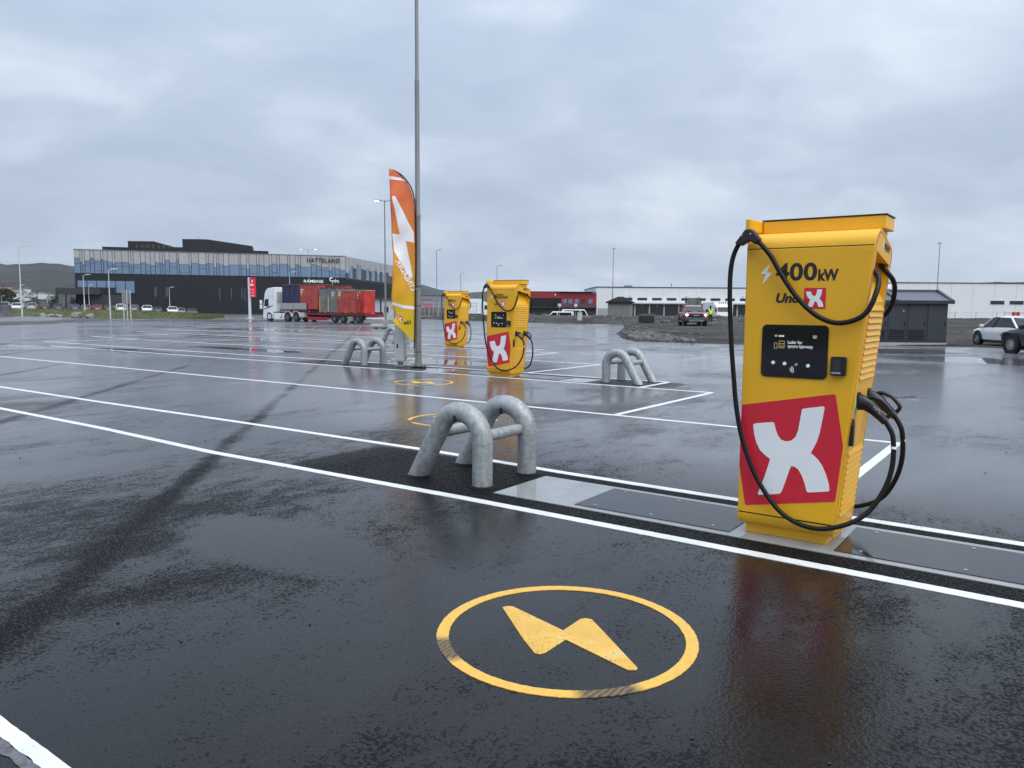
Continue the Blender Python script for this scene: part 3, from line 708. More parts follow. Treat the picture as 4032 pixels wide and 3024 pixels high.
# ------------------------------------------------------------------ bent pipe guards
COLLAR = mat('asphalt collar', (.006, .006, .0065), .7, bump=.8, bscale=90, spec=.25)
WELD = mat('weld bead', (.5, .52, .53), .35, .6)
def make_guard():
    t = thing('pipe_guard', '', 'bollard')
    Rr, r = .253, .092
    for k, y in enumerate((0, .70)):
        pts = [(-.775, -.05), (-.775 + .0, -.05)]
        arc = [(-Rr + Rr * math.cos(R(a)), .40 + Rr * math.sin(R(a))) for a in range(0, 151, 10)]
        ex, ez = arc[-1]
        leg = [(ex - .577 * (ez + .05), -.05), (ex - .577 * .12, ez - .12)]
        path = [(p[0], y, p[1]) for p in [leg[0], leg[1]] + arc[::-1] + [(0, .30), (0, -.05)]]
        p = MB(); p.tube(path, r, 20); o = p.build('hoop', GALV, t, smooth=60)
        for (cx, cz, dx, dz) in ((0, .40, 0, 1), (ex, ez, .5, .866)):
            p = MB(); p.cyl((cx - dx * .003, y, cz - dz * .003), (cx + dx * .003, y, cz + dz * .003), r + .0022, seg=20); p.build('weld', WELD, o, smooth=60)
        # dark drain slot drilled under the crown of each bend, and a rough asphalt collar at each foot
        p = MB(); p.prism(rrect(-Rr - .012, -Rr + .012, .40 + Rr - .085, .40 + Rr - .02, .011, 4), y - r - .0015, y - r + .02, 'y'); p.build('drain_slot', DARKM, o)
        for fx in (0, ex - .577 * ez):
            st_ = 1.18 if fx else 1.
            ring = [[(fx + (r * st_ + q_ * .02 + (.02 * random.random() if q_ else 0)) * math.cos(a) , y + (r + q_ * .02 + (.02 * random.random() if q_ else 0)) * math.sin(a), .012 * (1 - q_) + .003) for a in [2 * math.pi * k_ / 26 for k_ in range(26)]] for q_ in (0, 1)]
            p = MB(); p.loft(ring, cap=False); p.build('asphalt_collar', COLLAR, t)
    for x in (-.02, -.53):
        p = MB(); p.cyl((x - (.02 if x > -.1 else -.02), .02, .44), (x - (.02 if x > -.1 else -.02), .68, .44), .052, seg=14); p.build('cross_bar', GALV, t, smooth=60)
    return t
gd = make_guard()
for i, (u, v, rot, lab) in enumerate(((-4.145, 5.345, 0, 'galvanised bent pipe guard in the foreground left of the nearest charger'),
                                      (-15.24, 14.46, 0, 'bent pipe guard standing left of the tall pole and flag'),
                                      (-7.93, 15.24, math.pi, 'bent pipe guard right of the middle charger at the bay end'),
                                      (-23.1, 23.75, 0, 'farthest bent pipe guard, half hidden behind the charging post'))):
    o = gd if i == 0 else copy_tree(gd)
    o.location = UV(u, v); o.rotation_euler = (0, 0, TH + rot); tag(o, lab, 'bollard', 'bent pipe guards beside the chargers')

# ------------------------------------------------------------------ tall pole, charging post, feather flag
t = thing('light_pole', 'tall stepped grey steel pole running out of the top of the picture', 'pole', (-2.46, 20.13, 0))
p = MB(); p.lathe([(0, .05), (.105, .05), (.100, .12), (.086, .22), (.083, .6), (.080, 1.52), (.080, 1.54), (.073, 1.58), (.071, 3.88)], 20, 'z'); p.build('lower_tube', GREY, t, smooth=40)
p = MB(); p.lathe([(.076, 3.86), (.080, 3.90), (.080, 3.95), (.062, 4.0), (.058, 7.3), (.058, 7.3), (.048, 7.36), (.042, 12.0), (0, 12.0)], 20, 'z'); p.build('upper_tube', GREY, t, smooth=40)
p = MB(); p.box(-.19, .19, -.19, .19, .022, .045); bp_ = p.build('base_plate', DARKM, t, bevel=.004)
for x, y in ((-.15, -.15), (.15, -.15), (.15, .15), (-.15, .15)):
    q = MB(); q.cyl((x, y, 0), (x, y, .085), .014, seg=8); q.build('anchor_bolt', GALV, bp_)
for z in (.42, 1.62, 2.12):
    q = MB(); q.lathe([(.0815, z - .008), (.086, z - .008), (.086, z + .008), (.0815, z + .008)], 18, 'z'); q.build('strap', BLK, t)
t = thing('charging_post', 'pale grey power post on a bolted steel foot below the flag', 'post', (-2.97, 20.43, 0), R(-14))
PG = mat('post grey', (.46, .48, .51), .4, .15, var=.04)
p = MB(); p.box(-.125, .125, -.10, .10, .17, 1.12); bd = p.build('cabinet', PG, t, bevel=.008)
for za_, zb_ in ((.64, 1.10), (.19, .63)):
    p = MB(); p.box(-.120, .02, -.104, -.098, za_, zb_); p.build('door', PG, bd, bevel=.002)
p = MB(); p.box(.126, .150, -.075, .075, .18, 1.08); p.build('side_rail', mat('post rail', (.40, .42, .44), .35, .4), bd)
for z in (.62, .78):
    q = MB(); q.lathe([(0, .165), (.03, .165), (.034, .15), (.034, .14)], 14, 'x', (0, -.02, z)); q.build('outlet', STEEL, bd, smooth=40)
p = MB(); p.box(-.065, -.025, -.1065, -.1025, .50, .62); p.build('sticker', mat('blue sticker', (.01, .015, .06), .4), bd)
p = MB(); p.box(.155, .156, .0, .05, .20, .28); p.build('sticker', mat('blue sticker', (.01, .015, .06), .4), bd)
p = MB(); p.box(-.20, .20, -.15, .15, .145, .165); p.build('flange', GALV, t)
p = MB(); p.box(-.06, .06, -.06, .06, .02, .145); p.build('foot', GALV, t)
p = MB(); p.box(-.13, .13, -.13, .13, .012, .03); fp = p.build('foot_plate', GALV, t)
for x, y in ((-.11, -.11), (.11, -.11), (.11, .11), (-.11, .11)):
    q = MB(); q.cyl((x, y, 0), (x, y, .07), .012, seg=8); q.build('anchor_bolt', GALV, fp)
for x in (-.185, .185):
    q = MB(); q.cyl((x, -.13, .13), (x, -.13, .18), .011, seg=8); q.build('anchor_bolt', GALV, fp)

def flag():
    t = thing('feather_flag', 'orange and yellow feather banner strapped to the tall pole', 'flag', (-2.55, 20.0, 0))
    OX = 2.55
    out = [(-3.15, 5.07), (-3.14, 4.88), (-3.12, 4.26), (-3.11, 3.61), (-3.09, 3.15), (-3.06, 2.82), (-3.07, 2.45), (-3.1, 2.09), (-3.12, 1.82), (-3.08, 1.59), (-3.01, 1.4), (-3.03, 1.3), (-3.11, 1.22), (-3.0, 1.09), (-2.56, 0.68), (-2.53, 1.62), (-2.52, 2.29), (-2.5, 3.28), (-2.51, 3.94), (-2.54, 4.3), (-2.61, 4.56), (-2.71, 4.75), (-2.84, 4.9), (-2.97, 5.0)]
    Lf = [(z, x) for x, z in out[:13]]; Rt = [(z, x) for x, z in out[14:]] + [(5.07, -3.14)]
    def xl(z):
        if z < 1.22: return -3.11 + (1.22 - z) / (1.22 - .68) * (.55)
        a = sorted(Lf); return float(np.interp(z, [q[0] for q in a], [q[1] for q in a]))
    def xrr(z): a = sorted(Rt); return float(np.interp(z, [q[0] for q in a], [q[1] for q in a]))
    def disp(x, z): # folds grow towards the free edge
        f = min(1., max(0., (-2.5 - x) / .6)); return .05 * f * math.sin(z * 3.1 + x * 5) + .025 * f * math.sin(z * 7.7 + 1 - x * 9) - .10 * f * f
    mb = MB(); nz_, nx = 110, 14; vs = []; fs = []
    for side in (0,):
        for i in range(nz_ + 1):
            z = .685 + (5.065 - .685) * i / nz_; a, b = xl(z), xrr(z)
            for j in range(nx + 1):
                x = a + (b - a) * j / nx; vs.append((x + OX, disp(x, z) + side, z))
    K_ = (nz_ + 1) * (nx + 1)
    for i in range(nz_):
        for j in range(nx):
            q = i * (nx + 1) + j; fs.append((q, q + 1, q + nx + 2, q + nx + 1))
    mb.add(vs, fs)
    m = bpy.data.materials.new('flag cloth'); m.use_nodes = True; nt = m.node_tree; N = nt.nodes; K = nt.links; b = N['Principled BSDF']
    tc = N.new('ShaderNodeTexCoord'); sp = N.new('ShaderNodeSeparateXYZ'); K.new(tc.outputs['Object'], sp.inputs[0])
    mr = N.new('ShaderNodeMapRange'); K.new(sp.outputs[2], mr.inputs[0]); mr.inputs[1].default_value = .7; mr.inputs[2].default_value = 5.0
    cr = N.new('ShaderNodeValToRGB'); K.new(mr.outputs[0], cr.inputs[0]); e = cr.color_ramp.elements
    e[0].position = .12; e[0].color = (.88, .66, .05, 1); e[1].position = .85; e[1].color = (.86, .27, .12, 1)
    x = cr.color_ramp.elements.new(.5); x.color = (.88, .44, .08, 1)
    K.new(cr.outputs[0], b.inputs['Base Color']); b.inputs['Roughness'].default_value = .6; b.inputs['Specular IOR Level'].default_value = .2
    tr = N.new('ShaderNodeBsdfTranslucent'); K.new(cr.outputs[0], tr.inputs[0]); ms = N.new('ShaderNodeMixShader'); ms.inputs[0].default_value = .45
    K.new(b.outputs[0], ms.inputs[1]); K.new(tr.outputs[0], ms.inputs[2]); K.new(ms.outputs[0], N['Material Output'].inputs[0])
    cl = mb.build('cloth', m, t, smooth=60)
    sd_ = cl.modifiers.new('solid', 'SOLIDIFY'); sd_.thickness = .003; sd_.offset = -1
    FW = mat('flag white', (.80, .78, .80), .6)
    def decal(name, poly, mm, parent, lift=.004, n=18):
        # cut the polygon into thin horizontal slices so that it follows the folds
        bm = bmesh.new(); vv = [bm.verts.new((x, 0, z)) for x, z in poly]; bm.faces.new(vv)
        z0, z1 = min(q[1] for q in poly), max(q[1] for q in poly)
        for k in range(1, n):
            zc = z0 + (z1 - z0) * k / n
            bmesh.ops.bisect_plane(bm, geom=bm.verts[:] + bm.edges[:] + bm.faces[:], plane_co=(0, 0, zc), plane_no=(0, 0, 1))
        x0, x1 = min(q[0] for q in poly), max(q[0] for q in poly)
        for k in range(1, 6):
            xc = x0 + (x1 - x0) * k / 6
            bmesh.ops.bisect_plane(bm, geom=bm.verts[:] + bm.edges[:] + bm.faces[:], plane_co=(xc, 0, 0), plane_no=(1, 0, 0))
        for v in bm.verts: v.co = (v.co.x + OX, disp(v.co.x, v.co.z) - lift, v.co.z)
        me = bpy.data.meshes.new(name); bm.to_mesh(me); bm.free(); me.materials.append(mm)
        o = bpy.data.objects.new(name, me); COL.objects.link(o); o.parent = parent; return o
    decal('bolt_print', [(-3.06, 4.38), (-3.02, 4.39), (-2.98, 4.36), (-2.71, 3.81), (-2.54, 3.48), (-2.54, 3.23), (-2.75, 3.27), (-2.58, 2.38), (-2.6, 2.34), (-2.65, 2.34), (-3.05, 3.02), (-3.085, 3.45), (-2.9, 3.43), (-3.07, 4.33)], FW, cl, n=60)
    decal('white_band', [(-3.135, 4.88), (-2.87, 4.86), (-2.75, 4.765), (-2.84, 4.79), (-3.135, 4.8)], FW, cl)
    decal('white_band', [(-3.10, 1.72), (-2.86, 1.64), (-2.54, 1.6), (-2.54, 1.52), (-2.86, 1.56), (-3.09, 1.64)], FW, cl)
    rd = decal('logo_print', [(-3.0, 1.39), (-2.84, 1.35), (-2.86, 1.16), (-2.93, 1.22)], REDP, cl)
    decal('logo_letter', [(-2.975, 1.37), (-2.945, 1.36), (-2.915, 1.29), (-2.882, 1.335), (-2.858, 1.33), (-2.895, 1.26), (-2.865, 1.19), (-2.885, 1.185), (-2.912, 1.235), (-2.932, 1.245), (-2.928, 1.285)], FW, rd, lift=.006)
    def cloth_text(name, s, size, mm, mx, lift=.005, **kw):
        o = text_obj(name, s, size, mm, cl, mx, ext=0, **kw)
        for v in o.data.vertices: x, z = v.co.x, v.co.z; v.co = (x + OX, disp(x, z) - lift, z)
        return o
    MIR = Matrix(((-1, 0, 0, 0), (0, 1, 0, 0), (0, 0, 1, 0), (0, 0, 0, 1)))
    cloth_text('banner_text', 'LYNLADER', .20, FW, Matrix.Translation((-2.60, 0, 1.99)) @ MIR @ Matrix.Rotation(R(-62), 4, 'Y') @ FRONT(0, 0, 0), bold=.004, width=.86)
    cloth_text('banner_text', 'Uno', .15, INK, Matrix.Translation((-2.625, 0, 1.155)) @ MIR @ Matrix.Rotation(R(8), 4, 'Y') @ FRONT(0, 0, 0), bold=.005, shear=.2, width=.19)
    fp = [(-2.55, 0.50), (-2.53, 0.95), (-2.51, 1.96), (-2.49, 2.95), (-2.5, 3.94), (-2.52, 4.3), (-2.59, 4.58), (-2.71, 4.78), (-2.84, 4.92), (-3.0, 5.02), (-3.15, 5.07)]
    p = MB(); p.tube(spath([(x + OX, -.012, z) for x, z in fp], 6), [.016] * 61, 8); p.build('rod', BLK, t, smooth=60)
    p = MB(); p.tube([(.005, -.01, .55), (.01, -.03, .42), (-.005, -.03, .30)], .008, 6); p.build('cord', BLK, t)
flag()
# ------------------------------------------------------------------ dark office building
CLAD = mat('black cladding', (.005, .006, .010), .55, var=.25, scale=1.5)
PANEL = mat('grey facade panel', (.35, .35, .355), .6, var=.06, scale=2)
PANEL_B = mat('grey facade panel pale', (.385, .38, .385), .6, var=.06, scale=2)
DFRAME = mat('dark window frame', (.010, .012, .022), .4)
SIGNB = mat('black sign letters', (.012, .012, .014), .5)
SIGNW = mat('white sign letters', (.8, .82, .84), .5, emit=(.8, .85, .9), es=.15)
def office():
    A, B = Vector((-87.47, 154.92, 0)), Vector((-36.76, 170.69, 0)); E_ = Vector((-32.03, 208.78, 0))
    t = thing('office_building', 'dark three storey office block with jagged grey panels above a blue glass band', 'building', (A.x, A.y, 0), math.atan2(B.y - A.y, B.x - A.x))
    Ri = t.rotation_euler.to_matrix().to_4x4().inverted()
    L = (B - A).length; e = Ri @ (E_ - A); rd = (e - Vector((L, 0, 0))).normalized()   # direction of the side wall
    base, top = -.9, 12.5
    bl = Vector((0, 0, 0)) + rd * 30; br = Vector((L, 0, 0)) + rd * 50
    w = MB(); w.prism([(0, .06), (L, .06), (br.x, br.y), (bl.x, bl.y)], base, top - .05, 'z'); w.build('wall', CLAD, t)
    # vertical cladding ribs on the two lower storeys, too fine to pick apart
    rb = MB()
    x = 11.2
    while x < L - .1:
        rb.box(x, x + .16, -.02, .08, base, 7.45); x += .48
    tag(rb.build('cladding_ribs', mat('black ribs', (.008, .010, .016), .5), t), kind='stuff')
    # side wall ribs
    sn = Vector((rd.y, -rd.x, 0))
    rb = MB(); k = .3
    while k < 40:
        c = Vector((L, .06, 0)) + rd * k; d = c + rd * .25
        rb.add([c, d, d + sn * .08, c + sn * .08, c + Vector((0, 0, 7.3)), d + Vector((0, 0, 7.3)), d + sn * .08 + Vector((0, 0, 7.3)), c + sn * .08 + Vector((0, 0, 7.3))],
               [(0, 1, 2, 3), (4, 7, 6, 5), (0, 4, 5, 1), (1, 5, 6, 2), (2, 6, 7, 3), (3, 7, 4, 0)]); k += .8
    tag(rb.build('cladding_ribs', mat('black ribs', (.008, .010, .016), .5), t), kind='stuff')
    # the stepped panels and the panes under them
    xs = [-.02, 1.12, 1.5, 1.92, 2.88, 3.63, 4.85, 5.24, 6.03, 6.94, 7.37, 8.64, 9.9, 10.31, 10.75, 12.12, 13.0, 13.94, 14.82, 15.73, 16.19, 16.65, 17.51, 18.92, 19.33, 21.26, 21.68, 23.14, 24.56, 25.07, 26.05, 26.58, 27.08, 27.99, 29.02, 31.02, 31.42, 32.5, 33.04, 34.6, 35.08, 36.06, 37.11, 37.65, 38.7, 39.23, 40.87, 41.35, 42.48, 43.07, 43.61, 45.78, 46.86, 47.95, 49.59, 50.15, 50.81, 51.91, 53.1]
    zs = [10.85, 10.07, 9.53, 10.32, 10.87, 10.36, 10.67, 10.4, 10.15, 9.88, 10.12, 10.15, 9.91, 9.64, 9.89, 10.2, 9.94, 9.69, 10.25, 10.27, 10.02, 10.81, 10.31, 10.87, 10.03, 9.76, 10.34, 10.06, 10.32, 10.3, 9.55, 10.35, 10.09, 9.85, 10.11, 10.39, 10.14, 9.37, 10.18, 10.43, 10.16, 9.92, 10.23, 10.5, 10.24, 10.52, 10.29, 9.69, 10.55, 10.3, 9.98, 10.58, 10.32, 10.01, 9.44, 10.03, 9.8, 9.49]
    fb = MB(); fb.box(.02, L - .02, .0, .07, 7.72, 11.2); fb.build('window_band', DFRAME, t)
    rnd = random.Random(3)
    for i in range(len(zs)):
        a, b, z = xs[i], xs[i + 1], zs[i]
        p = MB(); p.box(a + .045, b - .045, -.16 - (i % 2) * .03, .04, z, top - .10); p.build('facade_panel', PANEL if i % 3 else PANEL_B, t)
        q = MB(); q.box(a + .06, b - .05, -.04, .01, 7.82, z); wn = q.build('window', GLASS, t)
        if b - a > .7 and rnd.random() < .7:
            zc = 7.82 + (z - 7.82) * rnd.choice((.22, .3, .62)); q = MB(); q.box(a + .06, b - .05, -.055, -.035, zc - .03, zc + .03); q.build('transom', DFRAME, wn)
    c = MB(); c.box(-.05, L + .05, -.24, .3, top - .10, top + .04); c.build('parapet_cap', mat('parapet', (.14, .14, .15), .5), t)
    # pale panels on the receding side
    k = 0.; kk = [0, 1.7, 2.6, 4.5, 7.0, 8.2, 10.6, 12.5, 14.3, 16.5, 18.4, 21.3, 23, 25, 27.5, 30, 33, 36.5, 40]
    zz = [8.85, 9.6, 10.6, 10.1, 11.1, 10.9, 10.2, 10.0, 10.5, 10.0, 10.3, 10.2, 9.6, 10.2, 9.7, 10.3, 9.5, 10.2]
    def sidebox(k0, k1, z0, z1, d0, d1):
        c0, c1 = Vector((L, 0, 0)) + rd * k0, Vector((L, 0, 0)) + rd * k1
        vs = []
        for z in (z0, z1):
            for c_, d in ((c0, d0), (c1, d0), (c1, d1), (c0, d1)): vs.append(c_ + sn * d + Vector((0, 0, z)))
        m_ = MB(); m_.add(vs, [(0, 3, 2, 1), (4, 5, 6, 7), (0, 1, 5, 4), (1, 2, 6, 5), (2, 3, 7, 6), (3, 0, 4, 7)]); return m_
    sidebox(.05, 40, 7.6, 11.2, -.05, .05).build('window_band', mat('side band', (.05, .055, .065), .5), t)
    for i in range(len(zz)):
        sidebox(kk[i] + .03, kk[i + 1] - .03, zz[i], top - .1, 0, .16 + .03 * (i % 2)).build('facade_panel', PANEL if i % 2 else PANEL_B, t)
        if i in (1, 2, 4, 5, 8, 10, 12, 14): sidebox(kk[i] + .15, kk[i + 1] - .15, 7.75, zz[i], 0, .08).build('window', GLASS, t)
    # second floor glazing on the left
    for i in range(6):
        a, b = .45 + 1.74 * i, .45 + 1.74 * (i + 1) - .14
        z0 = 5.0 if i < 4 else 3.95
        q = MB(); q.box(a, b, -.03, .09, z0, 6.32); q.build('window', GLASS, t)
    f = MB(); f.box(.25, 10.95, -.02, .08, 3.8, 6.45); f.build('window_band', DFRAME, t)
    # entrance canopy standing forward at the left end
    GM = mat('black mesh', (.030, .034, .040), .55, var=.2, scale=8)
    q = MB(); q.box(-2.6, 5.2, -4.0, .0, 3.55, 4.75); q.build('canopy', GM, t)
    for x in (-2.5, -1.0, 2.2):
        q = MB(); q.box(x, x + .22, -3.9, -3.68, base, 3.55); q.build('canopy_post', DFRAME, t)
    q = MB(); q.box(3.2, 9.5, -2.6, -.1, base, 3.5); q.build('entrance_block', GM, t)
    # narrow lit slots
    for x in (14.5, 14.75, 16.6, 16.9, 27.0, 29.3, 31.4, 32.0, 39.8):
        q = MB(); q.box(x, x + .10, -.05, -.01, 2.6 + (x % 1), 5.2); q.build('slot_window', mat('slot glass', (.18, .22, .27), .2, .5), t)
    # roof storeys
    rf = MB(); rf.box(4.6, 37, 3, 28, top - .2, 13.35); ro = rf.build('roof', CLAD, t)
    q = MB(); q.prism([(8.6, 12.9), (8.6, 15.0), (13.6, 15.1), (17.6, 14.0), (19.8, 14.0), (19.8, 12.9)], 8, 20, 'y'); q.build('roof_storey', CLAD, ro)
    q = MB(); q.prism([(19.0, 12.9), (19.0, 16.0), (24.0, 16.1), (33.6, 14.9), (33.6, 12.9)], 11, 24, 'y'); q.build('roof_storey', CLAD, ro)
    q = MB(); q.cyl((22.3, 12, 16.0), (22.3, 12, 16.7), .05); q.build('roof_mast', GREY, ro)
    for i in range(7):
        q = MB(); x = 10.2 + i * 1.05; q.prism([(x, 13.35), (x - .1, 14.35), (x + .38, 14.35), (x + .28, 13.35)], 7.93, 7.99, 'y'); q.build('roof_window', mat('warm window', (.06, .05, .035), .5), ro)
    for x in (23.2, 25.6, 13.5):
        q = MB(); q.box(x, x + .35, 10.9, 10.99, 13.3, 13.5); q.build('roof_lamp', mat('roof lamp', (.9, .9, .8), .4, emit=(1, .95, .8), es=1.2), ro)
    # letters
    text_obj('sign_letters', 'HATTELAND', 1.3, SIGNB, t, FRONT(45.0, -.32, 11.02), bold=.015, width=6.8, ext=.05, spacing=1.25)
    text_obj('sign_letters', 'RAMBASE', .85, SIGNW, t, FRONT(44.2, -.12, 6.63), bold=.008, width=4.1, ext=.04)
    text_obj('sign_letters', 'ydra', 1.15, SIGNW, t, FRONT(50.15, -.12, 6.72), bold=.0, width=1.5, ext=.04)
    q = MB()
    for a in range(70, 300, 40):
        cx, cz = 50.05 + .36 * math.cos(R(a)), 7.38 + .36 * math.sin(R(a)); q = MB(); q.lathe([(0, -.13), (.12, -.13), (.12, -.05)], 10, 'y', (cx, 0, cz)); q.build('sign_mark', SIGNW, t)

office()

# ------------------------------------------------------------------ lamp posts
LIT = mat('lit lamp', (1, .9, .7), .4, emit=(1, .82, .5), es=6.)
def lamp(x, y, z0, h, label, arm=.9, hl=.5, heads=((0.,),), lit=False, r=.07, group='street lamps', m=None, flat=False):
    m = m or GREY2
    t = thing('street_lamp', label, 'lamp', (x, y, z0), 0, group)
    p = MB(); p.tube([(0, 0, 0), (0, 0, h * .38), (0, 0, h * .4), (0, 0, h - .1)], [r, r * .95, r * .72, r * .5], 10); po = p.build('pole', m, t, smooth=40)
    for a in heads:
        ca, sa = math.cos(R(a[0])), math.sin(R(a[0]))
        p = MB(); p.tube([(0, 0, h - .12), (ca * arm * .5, sa * arm * .5, h - .02), (ca * arm, sa * arm, h)], r * .4, 6); p.build('arm', m, t)
        p = MB(); p.loft([[(ca * (arm - .1) - sa * .10, sa * (arm - .1) + ca * .10, h - .05), (ca * (arm - .1) + sa * .10, sa * (arm - .1) - ca * .10, h - .05), (ca * (arm - .1) + sa * .08, sa * (arm - .1) - ca * .08, h + .07), (ca * (arm - .1) - sa * .08, sa * (arm - .1) + ca * .08, h + .07)],
                          [(ca * (arm + hl) - sa * .12, sa * (arm + hl) + ca * .12, h + .0), (ca * (arm + hl) + sa * .12, sa * (arm + hl) - ca * .12, h + .0), (ca * (arm + hl) + sa * .09, sa * (arm + hl) - ca * .09, h + .07), (ca * (arm + hl) - sa * .09, sa * (arm + hl) + ca * .09, h + .07)]])
        hd = p.build('lamp_head', m, t)
        p = MB(); q = [(ca * (arm + d) + sa * s_ * .09, sa * (arm + d) - ca * s_ * .09, h - .052 + (d + .05) * .09) for d, s_ in ((0, -1), (0, 1), (hl * .9, 1), (hl * .9, -1))]
        p.add(q, [(0, 1, 2, 3)]); p.build('lamp_lens', LIT if lit else mat('lamp lens', (.6, .62, .64), .3), hd)
    return t
WL = mat('pale lamp paint', (.50, .53, .55), .5, .1)
lamp(-61.3, 96.5, 0, 8.75, 'tall grey street lamp at the left edge beside the grass bank', m=WL, r=.10, arm=1.2)
lamp(-57.6, 104, .35, 5.2, 'pale lamp post on the grass bank behind the flat boulder pair', m=WL, r=.08, arm=.5)
lamp(-44.8, 86, 0, 5.5, 'pale lamp post at the road edge left of the three posts', m=WL, r=.08, arm=.5)
lamp(-79.4, 145, 0, 5.2, 'lamp post in front of the office left end behind the dark blue car', m=WL, r=.07, arm=.4)
lamp(-92.3, 145, .3, 4.8, 'lamp post right behind the tall lamp at the left edge', m=WL, r=.07, arm=.4)
lamp(-126.4, 200, .2, 4.2, 'short lamp post far left in front of the bushes', m=WL, r=.08, arm=.4)
lamp(-125.6, 190, 0, 3.5, 'leftmost short lamp post below the dark trees', m=WL, r=.08, arm=.4)
lamp(-126.3, 210, 0, 3.4, 'short distant lamp post among the houses left of the canopy', m=WL, r=.08, arm=.3)
lamp(-64.3, 145, -.2, 5.1, 'lamp post standing behind the small white cars by the office', m=WL, r=.08, arm=.4)
lamp(-35.1, 122, -.3, 7.2, 'pale lamp post rising behind the white truck cab', m=WL, r=.08, arm=.5)
lamp(-36.8, 140, -.3, 12.0, 'twin headed lit lamp in front of the office corner letters', heads=((0,), (180,)), lit=True, arm=1.1, r=.09)
lamp(-10.76, 65.5, 0, 10.4, 'lit three headed lamp mast beside the concrete barriers left of the flag', heads=((10,), (170,), (100,)), lit=True, arm=.45, r=.085, m=GREY)
lamp(-10.1, 103, 0, 9.1, 'thin lamp post right of the tall pole beside the grey trailer', heads=((20,),), arm=.3, m=GREY)
lamp(-11.4, 170, -.4, 9.4, 'thin distant lamp post just above the farthest charger', heads=((20,),), arm=.4, m=GREY, r=.09)
lamp(-2.85, 140, -.4, 9.4, 'thin distant lamp post just above the middle charger', heads=((0,),), arm=.4, m=GREY, r=.085)
lamp(13.3, 103, .3, 9.1, 'thin dark lamp post rising behind the tile roofed kiosk', heads=((0,), (60,)), arm=.06, hl=.22, m=GREY)
lamp(49.3, 90, 0, 9.3, 'thin dark lamp post behind the grey transformer shed', heads=((10,), (170,)), arm=.04, hl=.2, m=GREY)

# ------------------------------------------------------------------ price totem, sign posts, bank, boulders
t = thing('price_totem', 'red price sign on a white pole left of the truck', 'sign', (-31.75, 93.4, -.05), R(-14))
WP = mat('white painted steel', (.62, .64, .66), .45, var=.05)
RS = mat('red sign face', (.55, .012, .03), .4, emit=(.6, .01, .03), es=.12)
p = MB(); p.box(-.13, .12, -.12, .12, 0, 5.0); p.build('mast', WP, t, bevel=.02)
p = MB(); p.box(-.35, .35, -.3, .3, 0, .12); p.build('foot', WP, t)
p = MB(); p.box(.121, .80, -.13, .13, 2.65, 4.98); sb = p.build('sign_board', RS, t)
text_obj('sign_text', 'DRIV', .3, SIGNW, sb, FRONT(.20, -.135, 4.0), bold=.012, width=.5)
p = MB(); p.prism([(.34, 4.35), (.5, 4.42), (.56, 4.58), (.46, 4.76), (.40, 4.62), (.46, 4.50)], -.135, -.13); p.build('sign_mark', SIGNW, sb)
RL = mat('price panel', (.7, .05, .1), .4, emit=(.9, .05, .12), es=.45)
for z in (3.05, 3.42):
    p = MB(); p.box(.38, .74, -.137, -.13, z, z + .27); p.build('price_panel', RL, sb)
    p = MB(); p.box(.19, .28, -.137, -.13, z + .06, z + .2); p.build('price_tag', SIGNW, sb)
p = MB(); p.box(.2, .75, -.137, -.13, 2.72, 2.9); p.build('price_panel', mat('white panel', (.55, .45, .45), .4), sb)

t = thing('sign_frame', 'three pale upright posts with a narrow grey panel beside the road', 'sign', (-42.5, 85.2, 0), R(90))
for i, (x, y) in enumerate(((-.30, .23), (.0, .0), (.30, -.23))):
    p = MB(); p.cyl((x, y, 0), (x, y, 3.2), .055, seg=8); p.build('post', WL, t, smooth=40)
p = MB(); p.add([(-.6, .20, 1.7), (.6, .02, 1.7), (.6, .05, 1.7), (-.6, .23, 1.7), (-.6, .20, 3.15), (.6, .02, 3.15), (.6, .05, 3.15), (-.6, .23, 3.15)], [(0, 1, 5, 4), (2, 3, 7, 6), (4, 5, 6, 7), (0, 3, 2, 1), (1, 2, 6, 5), (3, 0, 4, 7)]); p.build('panel', mat('back of sign', (.22, .22, .24), .5), t)

